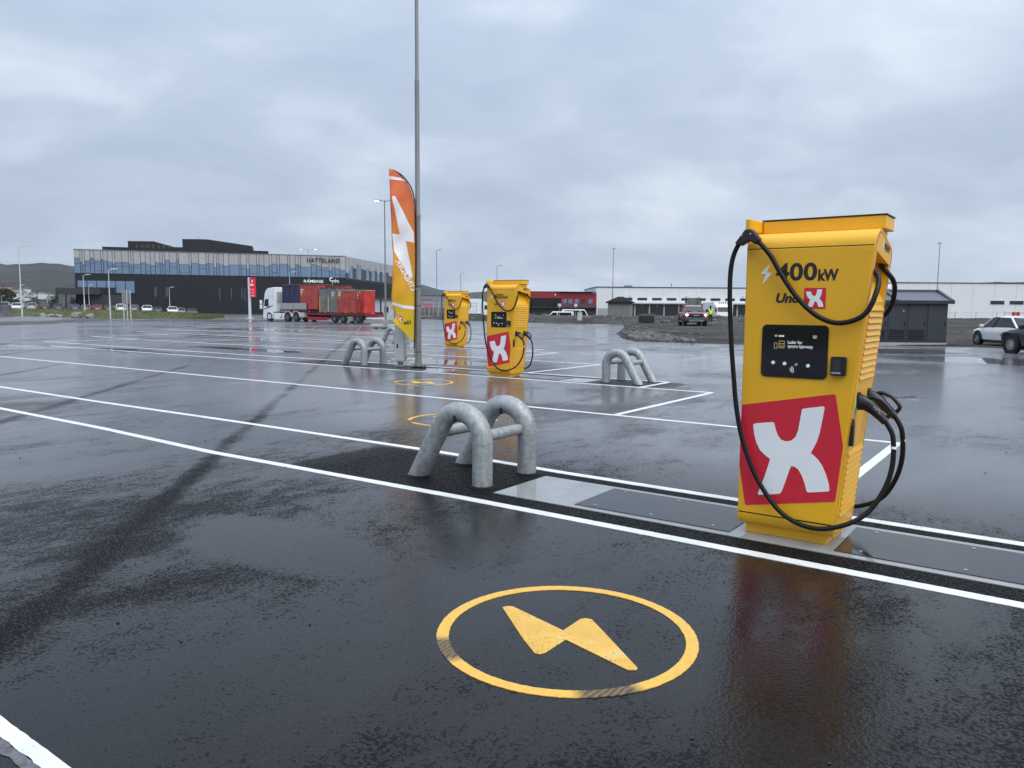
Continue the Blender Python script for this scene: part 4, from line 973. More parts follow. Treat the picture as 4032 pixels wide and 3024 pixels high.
def grass_mat():
    m = bpy.data.materials.new('grass'); m.use_nodes = True; nt = m.node_tree; N = nt.nodes; K = nt.links; b = N['Principled BSDF']
    tc = N.new('ShaderNodeTexCoord'); n = N.new('ShaderNodeTexNoise'); n.inputs['Scale'].default_value = .7; n.inputs['Detail'].default_value = 9; n.inputs['Roughness'].default_value = .7
    K.new(tc.outputs['Object'], n.inputs['Vector']); cr = N.new('ShaderNodeValToRGB'); K.new(n.outputs[0], cr.inputs[0])
    cr.color_ramp.elements[0].position = .35; cr.color_ramp.elements[0].color = (.038, .055, .014, 1); cr.color_ramp.elements[1].position = .68; cr.color_ramp.elements[1].color = (.115, .125, .030, 1)
    K.new(cr.outputs[0], b.inputs['Base Color']); b.inputs['Roughness'].default_value = .8; return m
GRASS = grass_mat()
def bank():
    top = [(-74, 108, .80), (-66, 112, .92), (-58, 110, .85), (-50, 107, .70), (-44, 106, .50), (-39, 104, .30), (-36.5, 98, -.02)]
    bot = [(-67, 100, .02), (-60, 98.2, .02), (-54, 94, .02), (-47, 88.6, .02), (-42.6, 86.9, .02), (-37, 87.0, .02), (-34.6, 87.4, .02)]
    n = 90; k = 14; vs = []
    def at(L, s):
        q = s * (len(L) - 1); i = min(int(q), len(L) - 2); f = q - i; return Vector(L[i]).lerp(Vector(L[i + 1]), f)
    for i in range(n + 1):
        a, b = at(bot, i / n), at(top, i / n)
        for j in range(k + 1):
            s = j / k; p = a.lerp(b, s); h = a.z + (b.z - a.z) * (1 - (1 - s) ** 2)
            vs.append((p.x, p.y, h + .06 * (mnoise.noise(Vector((p.x * .6, p.y * .6, 0)))) * (j > 0)))
        vs.append((b.x, b.y + 6, b.z - .9))
    w = k + 2
    fs = [(i * w + j, (i + 1) * w + j, (i + 1) * w + j + 1, i * w + j + 1) for i in range(n) for j in range(w - 1)]
    mb = MB(); mb.add(vs, fs); o = mb.build('grass_bank', GRASS, smooth=80); tag(o, kind='structure')
    g = MB()
    for _ in range(14000):
        s, q = random.random(), random.random(); a, b = at(bot, s), at(top, s); p = a.lerp(b, q); h = a.z + (b.z - a.z) * (1 - (1 - q) ** 2)
        dx, dy, hh = random.uniform(-.08, .08), random.uniform(-.08, .08), random.uniform(.06, .2)
        an = random.random() * 3.14; cx, cy = math.cos(an) * .03, math.sin(an) * .03
        g.add([(p.x - cx, p.y - cy, h - .05), (p.x + cx, p.y + cy, h - .05), (p.x + dx, p.y + dy, h + hh)], [(0, 1, 2)])
    me = bpy.data.meshes.new('grass'); me.from_pydata(g.v, [], g.f); me.materials.append(GRASS); go = bpy.data.objects.new('grass', me); COL.objects.link(go)
    tag(go, 'short rough grass on the bank in front of the parked cars', 'grass', kind='stuff')
bank()
VG = MB()
VG.add([(-60, 40, .0), (-37.6, 56.5, 0), (-37.0, 62, 0), (-42.1, 81, 0), (-44.2, 85, 0), (-45.5, 82, 0), (-41.6, 68, 0), (-43.6, 62.5, 0), (-64, 46, 0), (-60.4, 41, .13), (-38.2, 57, .13), (-37.8, 62, .13), (-42.6, 80.6, .10), (-44.3, 84.2, .08), (-44.9, 81.8, .1), (-41.0, 67.6, .13), (-42.9, 62.2, .13), (-63.2, 45.2, .13)],
       [(i, (i + 1) % 9, (i + 1) % 9 + 9, i + 9) for i in range(9)] + [tuple(range(9, 18))])
tag(VG.build('verge', GRAVEL), kind='structure')
ROCK = mat('boulder stone', (.22, .205, .19), .8, var=.3, scale=2.5, bump=.6, bscale=6)
def boulder(x, y, z, sx, sy, sz, label, seed, m=ROCK, group='boulders at the foot of the grass bank'):
    bm = bmesh.new(); bmesh.ops.create_icosphere(bm, subdivisions=3, radius=1)
    for v in bm.verts:
        n = mnoise.noise(v.co * 1.1 + Vector((seed * 7.1, 0, 0))) * .35 + mnoise.noise(v.co * 2.6 + Vector((seed * 3.3, 4, 0))) * .16
        v.co *= 1 + n
        v.co.z = max(v.co.z, -.55); v.co = (v.co.x * sx, v.co.y * sy, (v.co.z + .5) * sz)
    me = bpy.data.meshes.new('boulder'); bm.to_mesh(me); bm.free(); me.materials.append(m)
    o = bpy.data.objects.new('boulder', me); COL.objects.link(o); o.location = (x, y, z); return tag(o, label, 'rock', group)
boulder(-59.1, 97.1, 0, .45, .4, .30, 'leftmost of the three low boulders in front of the grass', 1)
boulder(-57.5, 96.1, 0, .55, .4, .26, 'middle of the three low boulders in front of the grass', 2)
boulder(-55.9, 95.2, 0, .45, .4, .26, 'rightmost of the three low boulders in front of the grass', 3)
boulder(-50.4, 89.3, 0, .55, .5, .48, 'largest boulder left of the flat slab', 4)
boulder(-49.0, 89.5, 0, .50, .5, .40, 'boulder under the right end of the flat slab', 5)
p = MB(); p.box(-.5, .5, -.35, .35, 0, .06); o = p.build('stone_slab', mat('slab', (.16, .16, .15), .7), bevel=.015); o.location = (-49.6, 89.6, .60); tag(o, 'flat stone slab lying across two boulders', 'slab')
# concrete block and white cabinet at the left edge
p = MB(); p.box(-2.2, 2.2, -.4, .4, 0, 1.55); o = p.build('concrete_wall', mat('stained concrete', (.10, .10, .105), .7, var=.5, scale=1.2)); o.location = (-66.2, 98.0, -.1); o.rotation_euler = (0, 0, R(30)); tag(o, 'stained grey concrete wall at the left edge', 'wall')
p = MB(); p.box(-.5, .5, -.25, .25, 0, .62); o = p.build('cabinet', WP, bevel=.03); o.location = (-64.6, 95.6, 0); o.rotation_euler = (0, 0, R(30)); tag(o, 'small white cabinet in front of the stained concrete wall', 'cabinet')

# ------------------------------------------------------------------ hills, houses, far trees
HILLM = mat('hillside', (.032, .035, .030), .95, var=.55, scale=.011, detail=9, spec=.1)
def hill(name, crest, Y0, Y1, m, zb=-5, ny=60):
    xs = np.linspace(crest[0][0], crest[-1][0], 160); cz = np.interp(xs, [c[0] for c in crest], [c[1] for c in crest]); vs = []; fs = []
    for i, x in enumerate(xs):
        for j in range(ny + 1):
            s = j / ny; Y = Y0 + (Y1 - Y0) * s
            h = zb + (cz[i] - zb) * (s ** .8)
            h += (mnoise.fractal(Vector((x * .006, Y * .006, 1)), 1., 2., 4)) * 4 * s * (1 - s * .75)
            vs.append((x * (Y / Y1), Y, h))
        vs.append((x, Y1 + 700, zb))
    w = ny + 2
    for i in range(len(xs) - 1):
        for j in range(w - 1): fs.append((i * w + j, (i + 1) * w + j, (i + 1) * w + j + 1, i * w + j + 1))
    mb = MB(); mb.add(vs, fs); o = mb.build(name, m, smooth=80); return tag(o, kind='structure')
hill('hill', [(-1700, 40), (-1250, 70), (-1100, 84), (-1018, 79), (-990, 79), (-976, 76), (-964, 78), (-944, 78), (-925, 79), (-908, 81), (-897, 79), (-878, 79), (-855, 75), (-845, 74), (-800, 64), (-650, 40), (-420, 30)], 820, 1500, HILLM)
hill('far_hill', [(-700, 60), (-420, 52), (-330, 64), (-280, 70), (-230, 55), (-150, 45), (-60, 52), (0, 30), (120, 12)], 1700, 2400, HILLM)
HW = mat('house white', (.62, .63, .64), .7); HR = mat('house roof', (.10, .09, .09), .8); HRR = mat('house red', (.30, .09, .06), .8)
hs = [(-586, 22, 8), (-574, 19.5, 17), (-568, 19, 6), (-563, 17.5, 8), (-557, 17.5, 7), (-554, 18.5, 6), (-549, 19.5, 5), (-560, 15.5, 6), (-557, 14.5, 8), (-553, 14.5, 6), (-550, 14.8, 4), (-547.5, 14.5, 4), (-543, 14.5, 6), (-548, 13.3, 7), (-552, 12.5, 4), (-544, 12.5, 5), (-539, 12.5, 4), (-530, 14.5, 8), (-526, 13.5, 8), (-528, 10.5, 7), (-545, 9.5, 6), (-541, 9.7, 8), (-538.5, 8.5, 4), (-556, 8.5, 5)]
hs = [hs[1]] + sorted(hs[:1] + hs[2:]); hs.insert(0, hs.pop(1))
ORD = 'first second second third fourth fifth sixth seventh eighth ninth tenth eleventh twelfth thirteenth fourteenth fifteenth sixteenth seventeenth eighteenth nineteenth twentieth twenty-first twenty-second twenty-third'.split()
ORD[1] = ''
for i, (x, z, w) in enumerate(hs):
    t = thing('house', ('red house on the hillside behind the tall lamp at the left' if i == 1 else f'small white house on the far hillside, {ORD[i]} from the left'), 'house', (x, 870 + (i % 5) * 3, z - 3.6), R((i * 37) % 40 - 20), None if i == 1 else 'white houses on the far hillside')
    p = MB(); p.box(-w / 2, w / 2, -2.5, 2.5, -4, 2.3); p.build('wall', HRR if i == 1 else HW, t)
    p = MB(); p.prism([(-2.8, 2.3), (0, 4.2), (2.8, 2.3)], -w / 2 - .3, w / 2 + .3, 'x'); p.build('roof', HRR if i == 1 else HR, t)
LEAF = mat('dark leaves', (.030, .042, .020), .8, var=.5, scale=.8)
LEAF2 = mat('olive leaves', (.055, .062, .030), .8, var=.5, scale=.8)
BARK = mat('bark', (.05, .04, .03), .9)
def tree(x, y, z, h, rx, label, m, n=1400, seed=1, cat='tree', group='trees and bushes at the far left'):
    rn = random.Random(seed); t = thing('tree' if cat == 'tree' else 'bush', label, cat, (x, y, z), rn.random() * 6, group)
    p = MB(); p.tube([(0, 0, -.5), (.1, 0, h * .35), (-.1, .1, h * .8)], [h * .035, h * .025, h * .008], 7)
    for _ in range(6):
        a = rn.random() * 6.28; q = rn.uniform(.25, .6) * h; p.tube([(0, 0, q), (math.cos(a) * rx * .6, math.sin(a) * rx * .6, q + h * .2)], [h * .012, h * .004], 5)
    p.build('trunk', BARK, t)
    cl = [(rn.gauss(0, rx * .42), rn.gauss(0, rx * .42), h * rn.uniform(.25, .95), rn.uniform(.18, .34) * rx) for _ in range(26)]
    g = MB()
    for k in range(n):
        c = rn.choice(cl); tz = c[2] / h; sh = 1 - .55 * max(0, tz - .45) / .55
        d = Vector((rn.gauss(0, 1), rn.gauss(0, 1), rn.gauss(0, .8))).normalized() * c[3] * rn.uniform(.5, 1.15)
        q = Vector((c[0] * sh, c[1] * sh, c[2])) + d; s = rn.uniform(.12, .3) * (h / 6) ** .5
        e1 = Vector((rn.gauss(0, 1), rn.gauss(0, 1), rn.gauss(0, 1))).normalized() * s; e2 = e1.orthogonal().normalized() * s * .7
        g.add([q - e1, q + e2, q + e1, q - e2], [(0, 1, 2, 3)])
    me = bpy.data.meshes.new('crown'); me.from_pydata(g.v, [], g.f); me.materials.append(m); o = bpy.data.objects.new('crown', me); COL.objects.link(o); o.parent = t
    return t
tree(-139.5, 205, -.3, 8.2, 4.2, 'tallest dark tree cut by the left edge', LEAF, 2600, 1)
tree(-135.0, 206, -.3, 5.6, 3.2, 'dark tree right of the tallest one at the left edge', LEAF, 1800, 2)
tree(-130.5, 210, -.5, 3.6, 2.6, 'low olive bush behind the tall lamp', LEAF2, 1200, 3, 'bush')
tree(-127.0, 214, -.5, 4.4, 2.4, 'pointed dark bush left of the canopy', LEAF, 1200, 4, 'bush')
tree(-122.0, 216, -.5, 3.6, 2.6, 'olive bush midway between tall lamp and canopy', LEAF2, 1200, 5, 'bush')
tree(-116.5, 216, -.5, 3.2, 3.0, 'wide olive bush beside the entrance canopy', LEAF2, 1300, 6, 'bush')
tree(-112.0, 200, -.5, 2.2, 2.6, 'low hedge bush behind the grey hatchback', LEAF, 900, 7, 'bush')
# ------------------------------------------------------------------ cars
def paint(name, col): return mat('paint ' + name, col, .28, var=.03, scale=3, coat=.6)
P_WHITE = paint('white', (.80, .82, .83)); P_BLACK = paint('black', (.010, .010, .012)); P_GREY = paint('grey', (.16, .16, .17)); P_SILVER = paint('silver', (.38, .38, .40))
P_BLUE = paint('blue', (.015, .04, .16)); P_RED = paint('red', (.30, .015, .012)); P_NAVY = paint('navy', (.02, .022, .06)); P_GREEN = paint('green', (.02, .035, .035)); P_TRED = paint('truck red', (.36, .02, .03))
HL = mat('headlight glass', (.5, .52, .55), .1, .3); TLm = mat('tail light', (.25, .008, .01), .2); PLT = mat('number plate', (.65, .66, .68), .4)
WMESH = {}
def wheel(t, x, y, r, w, rim_m=RIM, spokes=5, name='wheel'):
    key = (r, w, spokes, rim_m.name)
    if key not in WMESH:
        p = MB(); p.lathe([(r * .62, -w * .5), (r * .93, -w * .5), (r, -w * .36), (r, w * .36), (r * .93, w * .5), (r * .62, w * .5)], 26, 'y'); a = p.mesh('wheel', 40); a.materials.append(TYRE)
        p = MB(); p.lathe([(r * .66, -w * .46), (r * .60, -w * .30), (r * .60, w * .30), (r * .66, w * .46)], 26, 'y')
        for k in range(spokes):
            an = 2 * math.pi * k / spokes; q = MB(); q.box(r * .08, r * .64, -w * .46, -w * .30, -r * .05, r * .05); q.box(r * .08, r * .64, w * .30, w * .46, -r * .05, r * .05); q.xf(Matrix.Rotation(an, 4, 'Y')); p.add(q.v, q.f)
        p.lathe([(0, -w * .5), (r * .16, -w * .5), (r * .16, w * .5), (0, w * .5)], 12, 'y'); b = p.mesh('rim', 30); b.materials.append(rim_m)
        WMESH[key] = (a, b)
    a, b = WMESH[key]
    o = bpy.data.objects.new(name, a); COL.objects.link(o); o.parent = t; o.location = (x, y, r)
    q = bpy.data.objects.new('rim', b); COL.objects.link(q); q.parent = o
    return o
def car(loc, rot, pm, label, L=4.3, Wd=1.8, H=1.5, kind='hatch', group=None, roof=None, spokes=5, r=.33, name='parked_car'):
    t = thing(name, label, 'car', loc, rot, group)
    hw = Wd / 2; zs = .22
    # (x fraction, half width factor, top height)
    bt = .62 * H
    prof = [(-.5, .80, .44 * H), (-.485, .90, .58 * H), (-.44, .96, .615 * H), (-.30, 1., .635 * H), (0, 1., .62 * H), (.18, 1., .605 * H), (.26, .99, .60 * H), (.36, .97, .565 * H), (.44, .93, .52 * H), (.485, .84, .46 * H), (.5, .70, .38 * H)]
    rings = []
    for f, wf, zt in prof:
        w = hw * wf; x = f * L; zb = zs + (.10 if abs(f) > .47 else 0)
        half = [(0, zb), (w * .80, zb), (w * .96, zb + .10), (w, .42 * H), (w * .985, min(zt - .03, .53 * H)), (w * .93, zt), (w * .55, zt + .025), (0, zt + .04)]
        rings.append([(x, y, z) for y, z in half] + [(x, -y, z) for y, z in half[-2:0:-1]])
    p = MB(); p.loft(rings); body = p.build('body', pm, t, smooth=35)
    # greenhouse
    if kind == 'suv': fb, ft, rt, rb_ = .24, .10, -.40, -.475
    elif kind == 'sedan': fb, ft, rt, rb_ = .22, .06, -.22, -.36
    else: fb, ft, rt, rb_ = .27, .08, -.27, -.47
    zb, zt = .60 * H, H - .05; wb, wt = hw * .93, hw * .70
    bF, bR = (fb * L, zb), (rb_ * L, zb + .03); tF, tR = (ft * L, zt), (rt * L, zt - .02)
    def quad(name, a, b, c, d, m=CARGLASS):
        p = MB(); p.add([a, b, c, d], [(0, 1, 2, 3)]); return p.build(name, m, body)
    quad('windscreen', (bF[0], -wb, bF[1]), (bF[0], wb, bF[1]), (tF[0], wt, tF[1]), (tF[0], -wt, tF[1]))
    quad('rear_window', (bR[0], wb * .95, bR[1]), (bR[0], -wb * .95, bR[1]), (tR[0], -wt, tR[1]), (tR[0], wt, tR[1]))
    for s in (-1, 1):
        quad('side_window', (bF[0], s * wb, bF[1]), (bR[0], s * wb * .95, bR[1]), (tR[0], s * wt, tR[1]), (tF[0], s * wt, tF[1]))
        for a, b, rr, pq in (((bF[0] - .02, s * wb, bF[1]), (tF[0], s * wt, tF[1]), .034, pm), ((bR[0] + .04, s * wb * .95, bR[1]), (tR[0], s * wt, tR[1]), .05, pm), ((.02 * L, s * (wb + .002), zb), (-.02 * L, s * (wt + .002), zt), .026, BLKP)):
            p = MB(); p.tube([a, b], rr, 6); p.build('pillar', pq, body)
        p = MB(); p.box(bF[0] - .30, bF[0] - .14, s * (hw + .02) - .09, s * (hw + .02) + .09, zb + .02, zb + .17); p.build('mirror', pm, body, bevel=.03)
        # lights
        p = MB(); p.prism([(.455 * L, .47 * H), (.395 * L, .525 * H), (.455 * L, .50 * H), (.492 * L, .42 * H)], s * hw * .60, s * hw * .90); p.build('headlight', HL, body)
        p = MB(); p.box(-.502 * L, -.455 * L, s * hw * .70 - .14, s * hw * .70 + .14, .50 * H, .58 * H); p.build('tail_light', TLm, body)
        for fx in (-.30, .31):
            p = MB(); p.lathe([(0, 0), (r * 1.18, 0), (r * 1.18, .02)], 22, 'y', (fx * L, s * (hw + .004) - .01, r)); p.build('wheel_arch', DARKM, body)
            wheel(t, fx * L, s * (hw - .09), r, .22, spokes=spokes)
    p = MB(); nx = 6; rr = []
    for i in range(nx + 1):
        x = tR[0] - .05 + (tF[0] - tR[0] + .12) * i / nx; zc = zt + .045 * (1 - (2 * i / nx - 1) ** 2); zc = zc if 0 < i < nx else zt
        rr.append([(x, -wt - .02, zt - .02), (x, -wt * .6, zc + .015), (x, 0, zc + .025), (x, wt * .6, zc + .015), (x, wt + .02, zt - .02), (x, 0, zt - .06)])
    p.loft(rr); p.build('roof', roof or pm, body, smooth=40)
    p = MB(); p.box(.494 * L, .505 * L, -.26, .26, .26 * H, .26 * H + .11); p.build('number_plate', PLT, body)
    p = MB(); p.box(-.506 * L, -.496 * L, -.26, .26, .40 * H, .40 * H + .11); p.build('number_plate', PLT, body)
    p = MB(); p.box(.47 * L, .503 * L, -hw * .55, hw * .55, .18 * H, .26 * H); p.build('grille', DARKM, body)
    p = MB(); p.box(-.42 * L, .42 * L, -hw * .9, hw * .9, .17, .26); p.build('underbody', DARKM, body)
    return t
# the row behind the grass bank: x, y, roof height, paint, facing, kind, label
ROW = [(-92.03, 140.0, 1.95, P_SILVER, 1, 'suv', 'pale roofed van behind the stained concrete wall'), (-89.87, 140.3, 1.83, P_WHITE, 1, 'hatch', 'dark car with a white roof behind the tall left lamp'),
       (-87.47, 140.6, 1.85, P_SILVER, -1, 'hatch', 'silver grey hatchback third from the left in the row'), (-84.72, 140.0, 1.81, P_BLACK, -1, 'suv', 'black car right of the silver hatchback'),
       (-82.41, 140.3, 1.67, P_NAVY, -1, 'sedan', 'grey violet saloon under the entrance canopy'), (-79.67, 140.6, 1.65, P_BLUE, -1, 'hatch', 'dark blue hatchback left of the red one'),
       (-77.29, 140.0, 1.54, P_GREY, -1, 'hatch', 'dark grey car half hidden between the blue and red cars'), (-75.41, 140.3, 1.6, P_RED, -1, 'hatch', 'red hatchback in the row behind the grass'),
       (-73.53, 140.6, 1.53, P_GREEN, -1, 'hatch', 'dark car just right of the red hatchback'), (-71.04, 140.0, 1.74, P_WHITE, -1, 'suv', 'pale off-road car behind the three upright posts'),
       (-69.17, 140.3, 1.64, P_GREY, -1, 'suv', 'dark car right of the pale off-road car'), (-66.76, 140.6, 1.54, P_WHITE, 1, 'hatch', 'white small car with a dark bonnet near the lit slots'),
       (-64.82, 140.0, 1.29, P_GREEN, -1, 'sedan', 'dark green car between the two white small cars'), (-62.04, 140.3, 1.33, P_WHITE, 1, 'hatch', 'white small car in front of the lamp near the row end'),
       (-60.76, 140.6, 1.15, P_GREY, 1, 'sedan', 'second last dark saloon of the row'), (-58.39, 140.0, 1.09, P_BLACK, 1, 'sedan', 'last black saloon at the right end of the row')]
for i, (x, y, zt, pm, fc, kd, lab) in enumerate(ROW):
    H = 1.62 if kd == 'suv' else 1.46
    car((x + (.3 if i > 9 else 0), y, zt - H), R(-90 + 24) if fc > 0 else R(90 + 30), pm, lab, 4.1 + (i % 3) * .15, 1.78, H, kd, 'cars parked behind the grass bank', roof=P_WHITE if i == 1 else None)
# two cars at the right edge
wc = car((24.9, 38.5, -.17), R(86), P_WHITE, 'white electric hatchback at the right edge beside the grey shed', 4.3, 1.83, 1.50, 'hatch', roof=P_WHITE, spokes=7, r=.35)
bc = car((19.75, 27.6, -.02), R(93), P_BLACK, 'black car cut off by the right edge of the picture', 4.5, 1.85, 1.58, 'suv', spokes=11, r=.36)

# ------------------------------------------------------------------ the lorry: tractor, trailer and the skips on it, along the lot's u axis
TW = mat('truck white', (.80, .82, .83), .35, var=.05, scale=2, coat=.3)
TB = mat('truck chassis', (.012, .012, .014), .6)
TDR = mat('trailer red', (.20, .012, .022), .5, var=.2, scale=2)
def mono(a, b): return a - (-67.85)
def lorry():
    O = UV(-67.85, 50.2); ux = lambda u: u + 67.85
    t = thing('truck_tractor', 'white truck tractor with high sleeper cab and blue stripes', 'truck', O, TH)
    # cab: front at x=0
    pr = [(.02, .25), (.0, .75), (.05, 1.45), (.22, 2.30), (.30, 2.75), (.50, 3.15), (.95, 3.38), (1.98, 3.48), (2.0, 1.0), (2.0, .95), (1.72, .95), (1.60, .70), (1.52, .40), (1.5, .25)]
    p = MB(); p.prism(pr, 0, 2.46, 'y'); cabp = p.build('cab', TW, t, bevel=.06, seg=3)
    p = MB(); p.prism([(.22, 1.55), (.36, 2.24), (.95, 2.30), (.95, 1.50)], -.012, .01, 'y'); p.build('side_window', CARGLASS, cabp)
    p = MB(); p.box(-.06, .02, .2, 2.26, 1.5, 2.35); p.build('windscreen', CARGLASS, cabp)
    for z0, z1 in ((1.75, 2.15), (1.25, 1.7)):
        p = MB(); p.box(-.16, .02, -.28, -.06, z0, z1); p.build('mirror', TW, cabp, bevel=.03)
    BS = mat('blue stripe', (.02, .03, .18), .4)
    for k in range(3):
        p = MB(); x = .1 + .42 * k; p.prism([(x, 1.20 + .10 * k), (x + .75, 1.48 + .10 * k), (x + .85, 1.48 + .10 * k), (x + .1, 1.16 + .10 * k)], -.014, -.002, 'y'); p.build('stripe', BS, cabp)
    p = MB(); p.box(.95, .97, -.006, .004, .95, 2.9); p.build('door_seam', mat('seam grey', (.25, .25, .26), .5), cabp)
    p = MB(); p.box(.97, 1.95, -.006, .004, 2.55, 2.57); p.build('panel_seam', mat('seam grey', (.25, .25, .26), .5), cabp)
    p = MB(); p.box(2.002, 2.03, .25, 2.2, 1.9, 3.0); p.build('rear_panel', mat('cab back', (.42, .42, .42), .5, var=.15, scale=2), cabp)
    p = MB(); p.box(.3, 1.0, .3, 2.1, 3.28, 3.42); p.build('roof_lamp_bar', mat('orange lamp', (.5, .14, .05), .4), cabp)
    p = MB(); p.prism([(.25, .25), (.25, .55), (.42, .92), (.72, 1.05), (1.2, 1.05), (1.55, .85), (1.55, .80), (1.2, .94), (.8, .94), (.55, .75), (.48, .25)], -.03, .03, 'y'); p.build('wheel_guard', TW, cabp)
    # chassis, skirts, guards
    p = MB(); p.box(1.6, 6.6, .75, 1.7, .55, .95); p.build('chassis', TB, t)
    p = MB(); p.box(1.72, 3.35, .0, .10, .22, .85); sk = p.build('side_skirt', TW, t, bevel=.03)
    p = MB(); p.prism([(2.75, .36), (3.05, .36), (3.20, .74), (3.08, .74), (2.98, .44), (2.75, .44)], -.008, .0, 'y'); p.build('stripe', BS, sk)
    for cx in (3.97, 5.27):
        pts = [(cx + .60 * math.cos(R(a)), .50 + .60 * math.sin(R(a))) for a in range(0, 181, 12)] + [(cx + .54 * math.cos(R(a)), .50 + .54 * math.sin(R(a))) for a in range(180, -1, -12)]
        p = MB(); p.prism(pts, -.02, .55, 'y'); p.build('mudguard', TW, t)
    p = MB(); p.box(5.75, 6.5, .0, .5, .45, .95); p.build('rear_box', mat('pale box', (.5, .5, .48), .5, var=.1), t, bevel=.04)
    for cx in (1.05, 3.97, 5.27):
        for y in (.14, 2.30): wheel(t, cx, y, .46, .30, mat('truck rim', (.22, .22, .23), .45, .5), 8)
    # drop sided body behind the cab
    ds = mat('alu dropside', (.40, .42, .43), .4, .4, var=.06)
    for x0, x1 in ((2.86, 4.84), (4.90, 6.86)):
        p = MB(); p.box(x0, x1, -.02, .06, 1.24, 1.86); p.build('drop_side', ds, t, bevel=.015)
    p = MB(); p.box(2.8, 6.92, -.03, 2.48, 1.08, 1.22); p.build('deck', TDR, t)
    p = MB(); p.box(6.86, 6.94, .0, 2.46, 1.22, 1.86); p.build('tail_board', TDR, t)
    # trailer
    tr = thing('flatbed_trailer', 'low dark red flatbed trailer behind the white tractor', 'trailer', UV(-60.95, 50.2), TH)
    Z = lambda z: z
    p = MB(); p.box(0, 8.2, 0, 2.48, .72, .90); fr = p.build('deck', TDR, tr)
    p = MB(); p.prism([(.02, .20), (.02, .52), (3.3, .52), (3.3, .40), (2.9, .28), (2.9, .20)], .02, .12, 'y'); p.build('side_guard', mat('guard red', (.30, .02, .035), .45), tr)
    p = MB(); p.box(.3, 8.0, .8, 1.7, .35, .75); p.build('spine', TB, tr)
    for cx in (4.0, 5.17, 7.25):
        for y in (.15, 2.32): wheel(tr, cx, y, .40, .30, mat('truck rim', (.22, .22, .23), .45, .5), 8)
        pts = [(cx + .52 * math.cos(R(a)), .40 + .50 * math.sin(R(a))) for a in range(0, 181, 12)] + [(cx + .48 * math.cos(R(a)), .40 + .46 * math.sin(R(a))) for a in range(180, -1, -12)]
        p = MB(); p.prism(pts, -.01, .42, 'y'); p.build('mudguard', mat('grey mudguard', (.06, .06, .065), .6), tr)
    p = MB(); p.box(5.85, 6.55, .02, .5, .18, .62); p.build('tool_box', mat('dull alu', (.34, .33, .32), .5, .4), tr)
    p = MB(); p.prism([(7.5, .0), (7.42, .75), (7.56, .75), (7.95, .08), (7.9, .0)], -.04, .0, 'y'); p.build('mud_flap', TB, tr)
    p = MB(); p.box(8.16, 8.26, .1, 2.38, .40, .55); p.build('rear_rail', mat('white rail', (.6, .6, .58), .5), tr)
    p = MB(); p.box(8.16, 8.24, .05, 2.43, .58, .70); p.build('rear_rail', TDR, tr)
    p = MB(); p.tube(spath([(7.9, .5, .95), (8.0, .8, 1.12), (8.0, 1.5, 1.12), (7.9, 1.9, .98)], 4), .05, 6); p.build('hook_arm', WP, tr)
    p = MB(); p.box(7.7, 8.15, 1.7, 2.4, .90, 1.04); p.build('winch', TB, tr)
    p = MB(); p.tube([(8.2, .1, .95), (8.35, .05, .5), (8.2, .0, .15)], .025, 6); p.build('hose', TB, tr)
    # skips and containers standing on them: each a thing of its own
    def skip(u0, u1, v0, v1, z0, z1, m, label, ribs=(), rim=None, feet=True):
        s = thing('skip_container', label, 'container', UV(u0, v0, z0), TH, 'steel skips on the lorry')
        w, d, h = u1 - u0, v1 - v0, z1 - z0
        q = MB(); q.box(0, w, 0, .05, .08, h); q.build('side_wall', m, s)
        q = MB(); q.box(0, w, d - .05, d, .08, h); q.build('side_wall', m, s)
        q = MB(); q.box(w - .05, w, .05, d - .05, .08, h); q.build('end_wall', m, s)
        q = MB(); q.box(0, .05, .05, d - .05, .08, h); q.build('end_wall', m, s)
        q = MB(); q.box(0, w, 0, d, .02, .08); q.build('floor', m, s)
        q = MB(); q.prism([(-.03, -.03), (w + .03, -.03), (w + .03, d), (w - .06, d), (w - .06, .07), (-.03, .07)], h - .08, h + .03, 'z'); q.build('rim', rim or m, s)
        for x in ribs:
            q = MB(); q.box(x - .03, x + .03, -.035, .0, .1, h - .08); q.build('rib', m, s)
        for x in (.0, w - .08):
            q = MB(); q.box(x, x + .08, -.045, .0, .02, h); q.build('corner_post', m, s)
        if feet:
            for x in (w * .2, w * .7):
                q = MB(); q.box(x, x + .28, -.02, .2, 0.0, .10); q.build('fork_pocket', TB, s)
        return s
    rs = lambda n, c: mat('skip ' + n, c, .6, var=.28, scale=1.6, bump=.3, bscale=6)
    Sb, Sr, Sr2, Sg = rs('blue', (.025, .030, .085)), rs('red', (.40, .060, .045)), rs('bright red', (.48, .034, .028)), rs('grey', (.17, .175, .178)); Rust = rs('rust', (.10, .07, .05))
    LBL = mat('paper label', (.62, .6, .55), .6); LBY = mat('yellow label', (.6, .38, .05), .6)
    a = skip(-64.80, -62.12, 50.35, 52.5, 1.23, 3.72, Sb, 'dark blue skip right behind the white cab', (.5, 1.1, 1.9), Rust)
    b = skip(-62.06, -59.36, 50.35, 52.5, 1.23, 3.70, Sr, 'tall faded red skip next to the blue one', (1.7,), Rust)
    skip(-59.3, -57.05, 51.3, 52.6, .92, 3.55, Sr2, 'red skip standing behind the grey ones', (), Rust)
    c = skip(-59.07, -57.60, 50.25, 51.25, .92, 3.32, Sg, 'grey skip with yellow corner stripes', (.9,), Rust)
    for x in (.04, 1.26):
        q = MB(); q.box(x, x + .14, -.055, -.046, .12, 1.55); q.build('yellow_stripe', mat('yellow stripe', (.62, .42, .03), .5), c)
    d = skip(-57.55, -56.50, 50.25, 52.5, .92, 3.32, Sg, 'narrow plain grey skip in the middle of the trailer', (.5,), Rust)
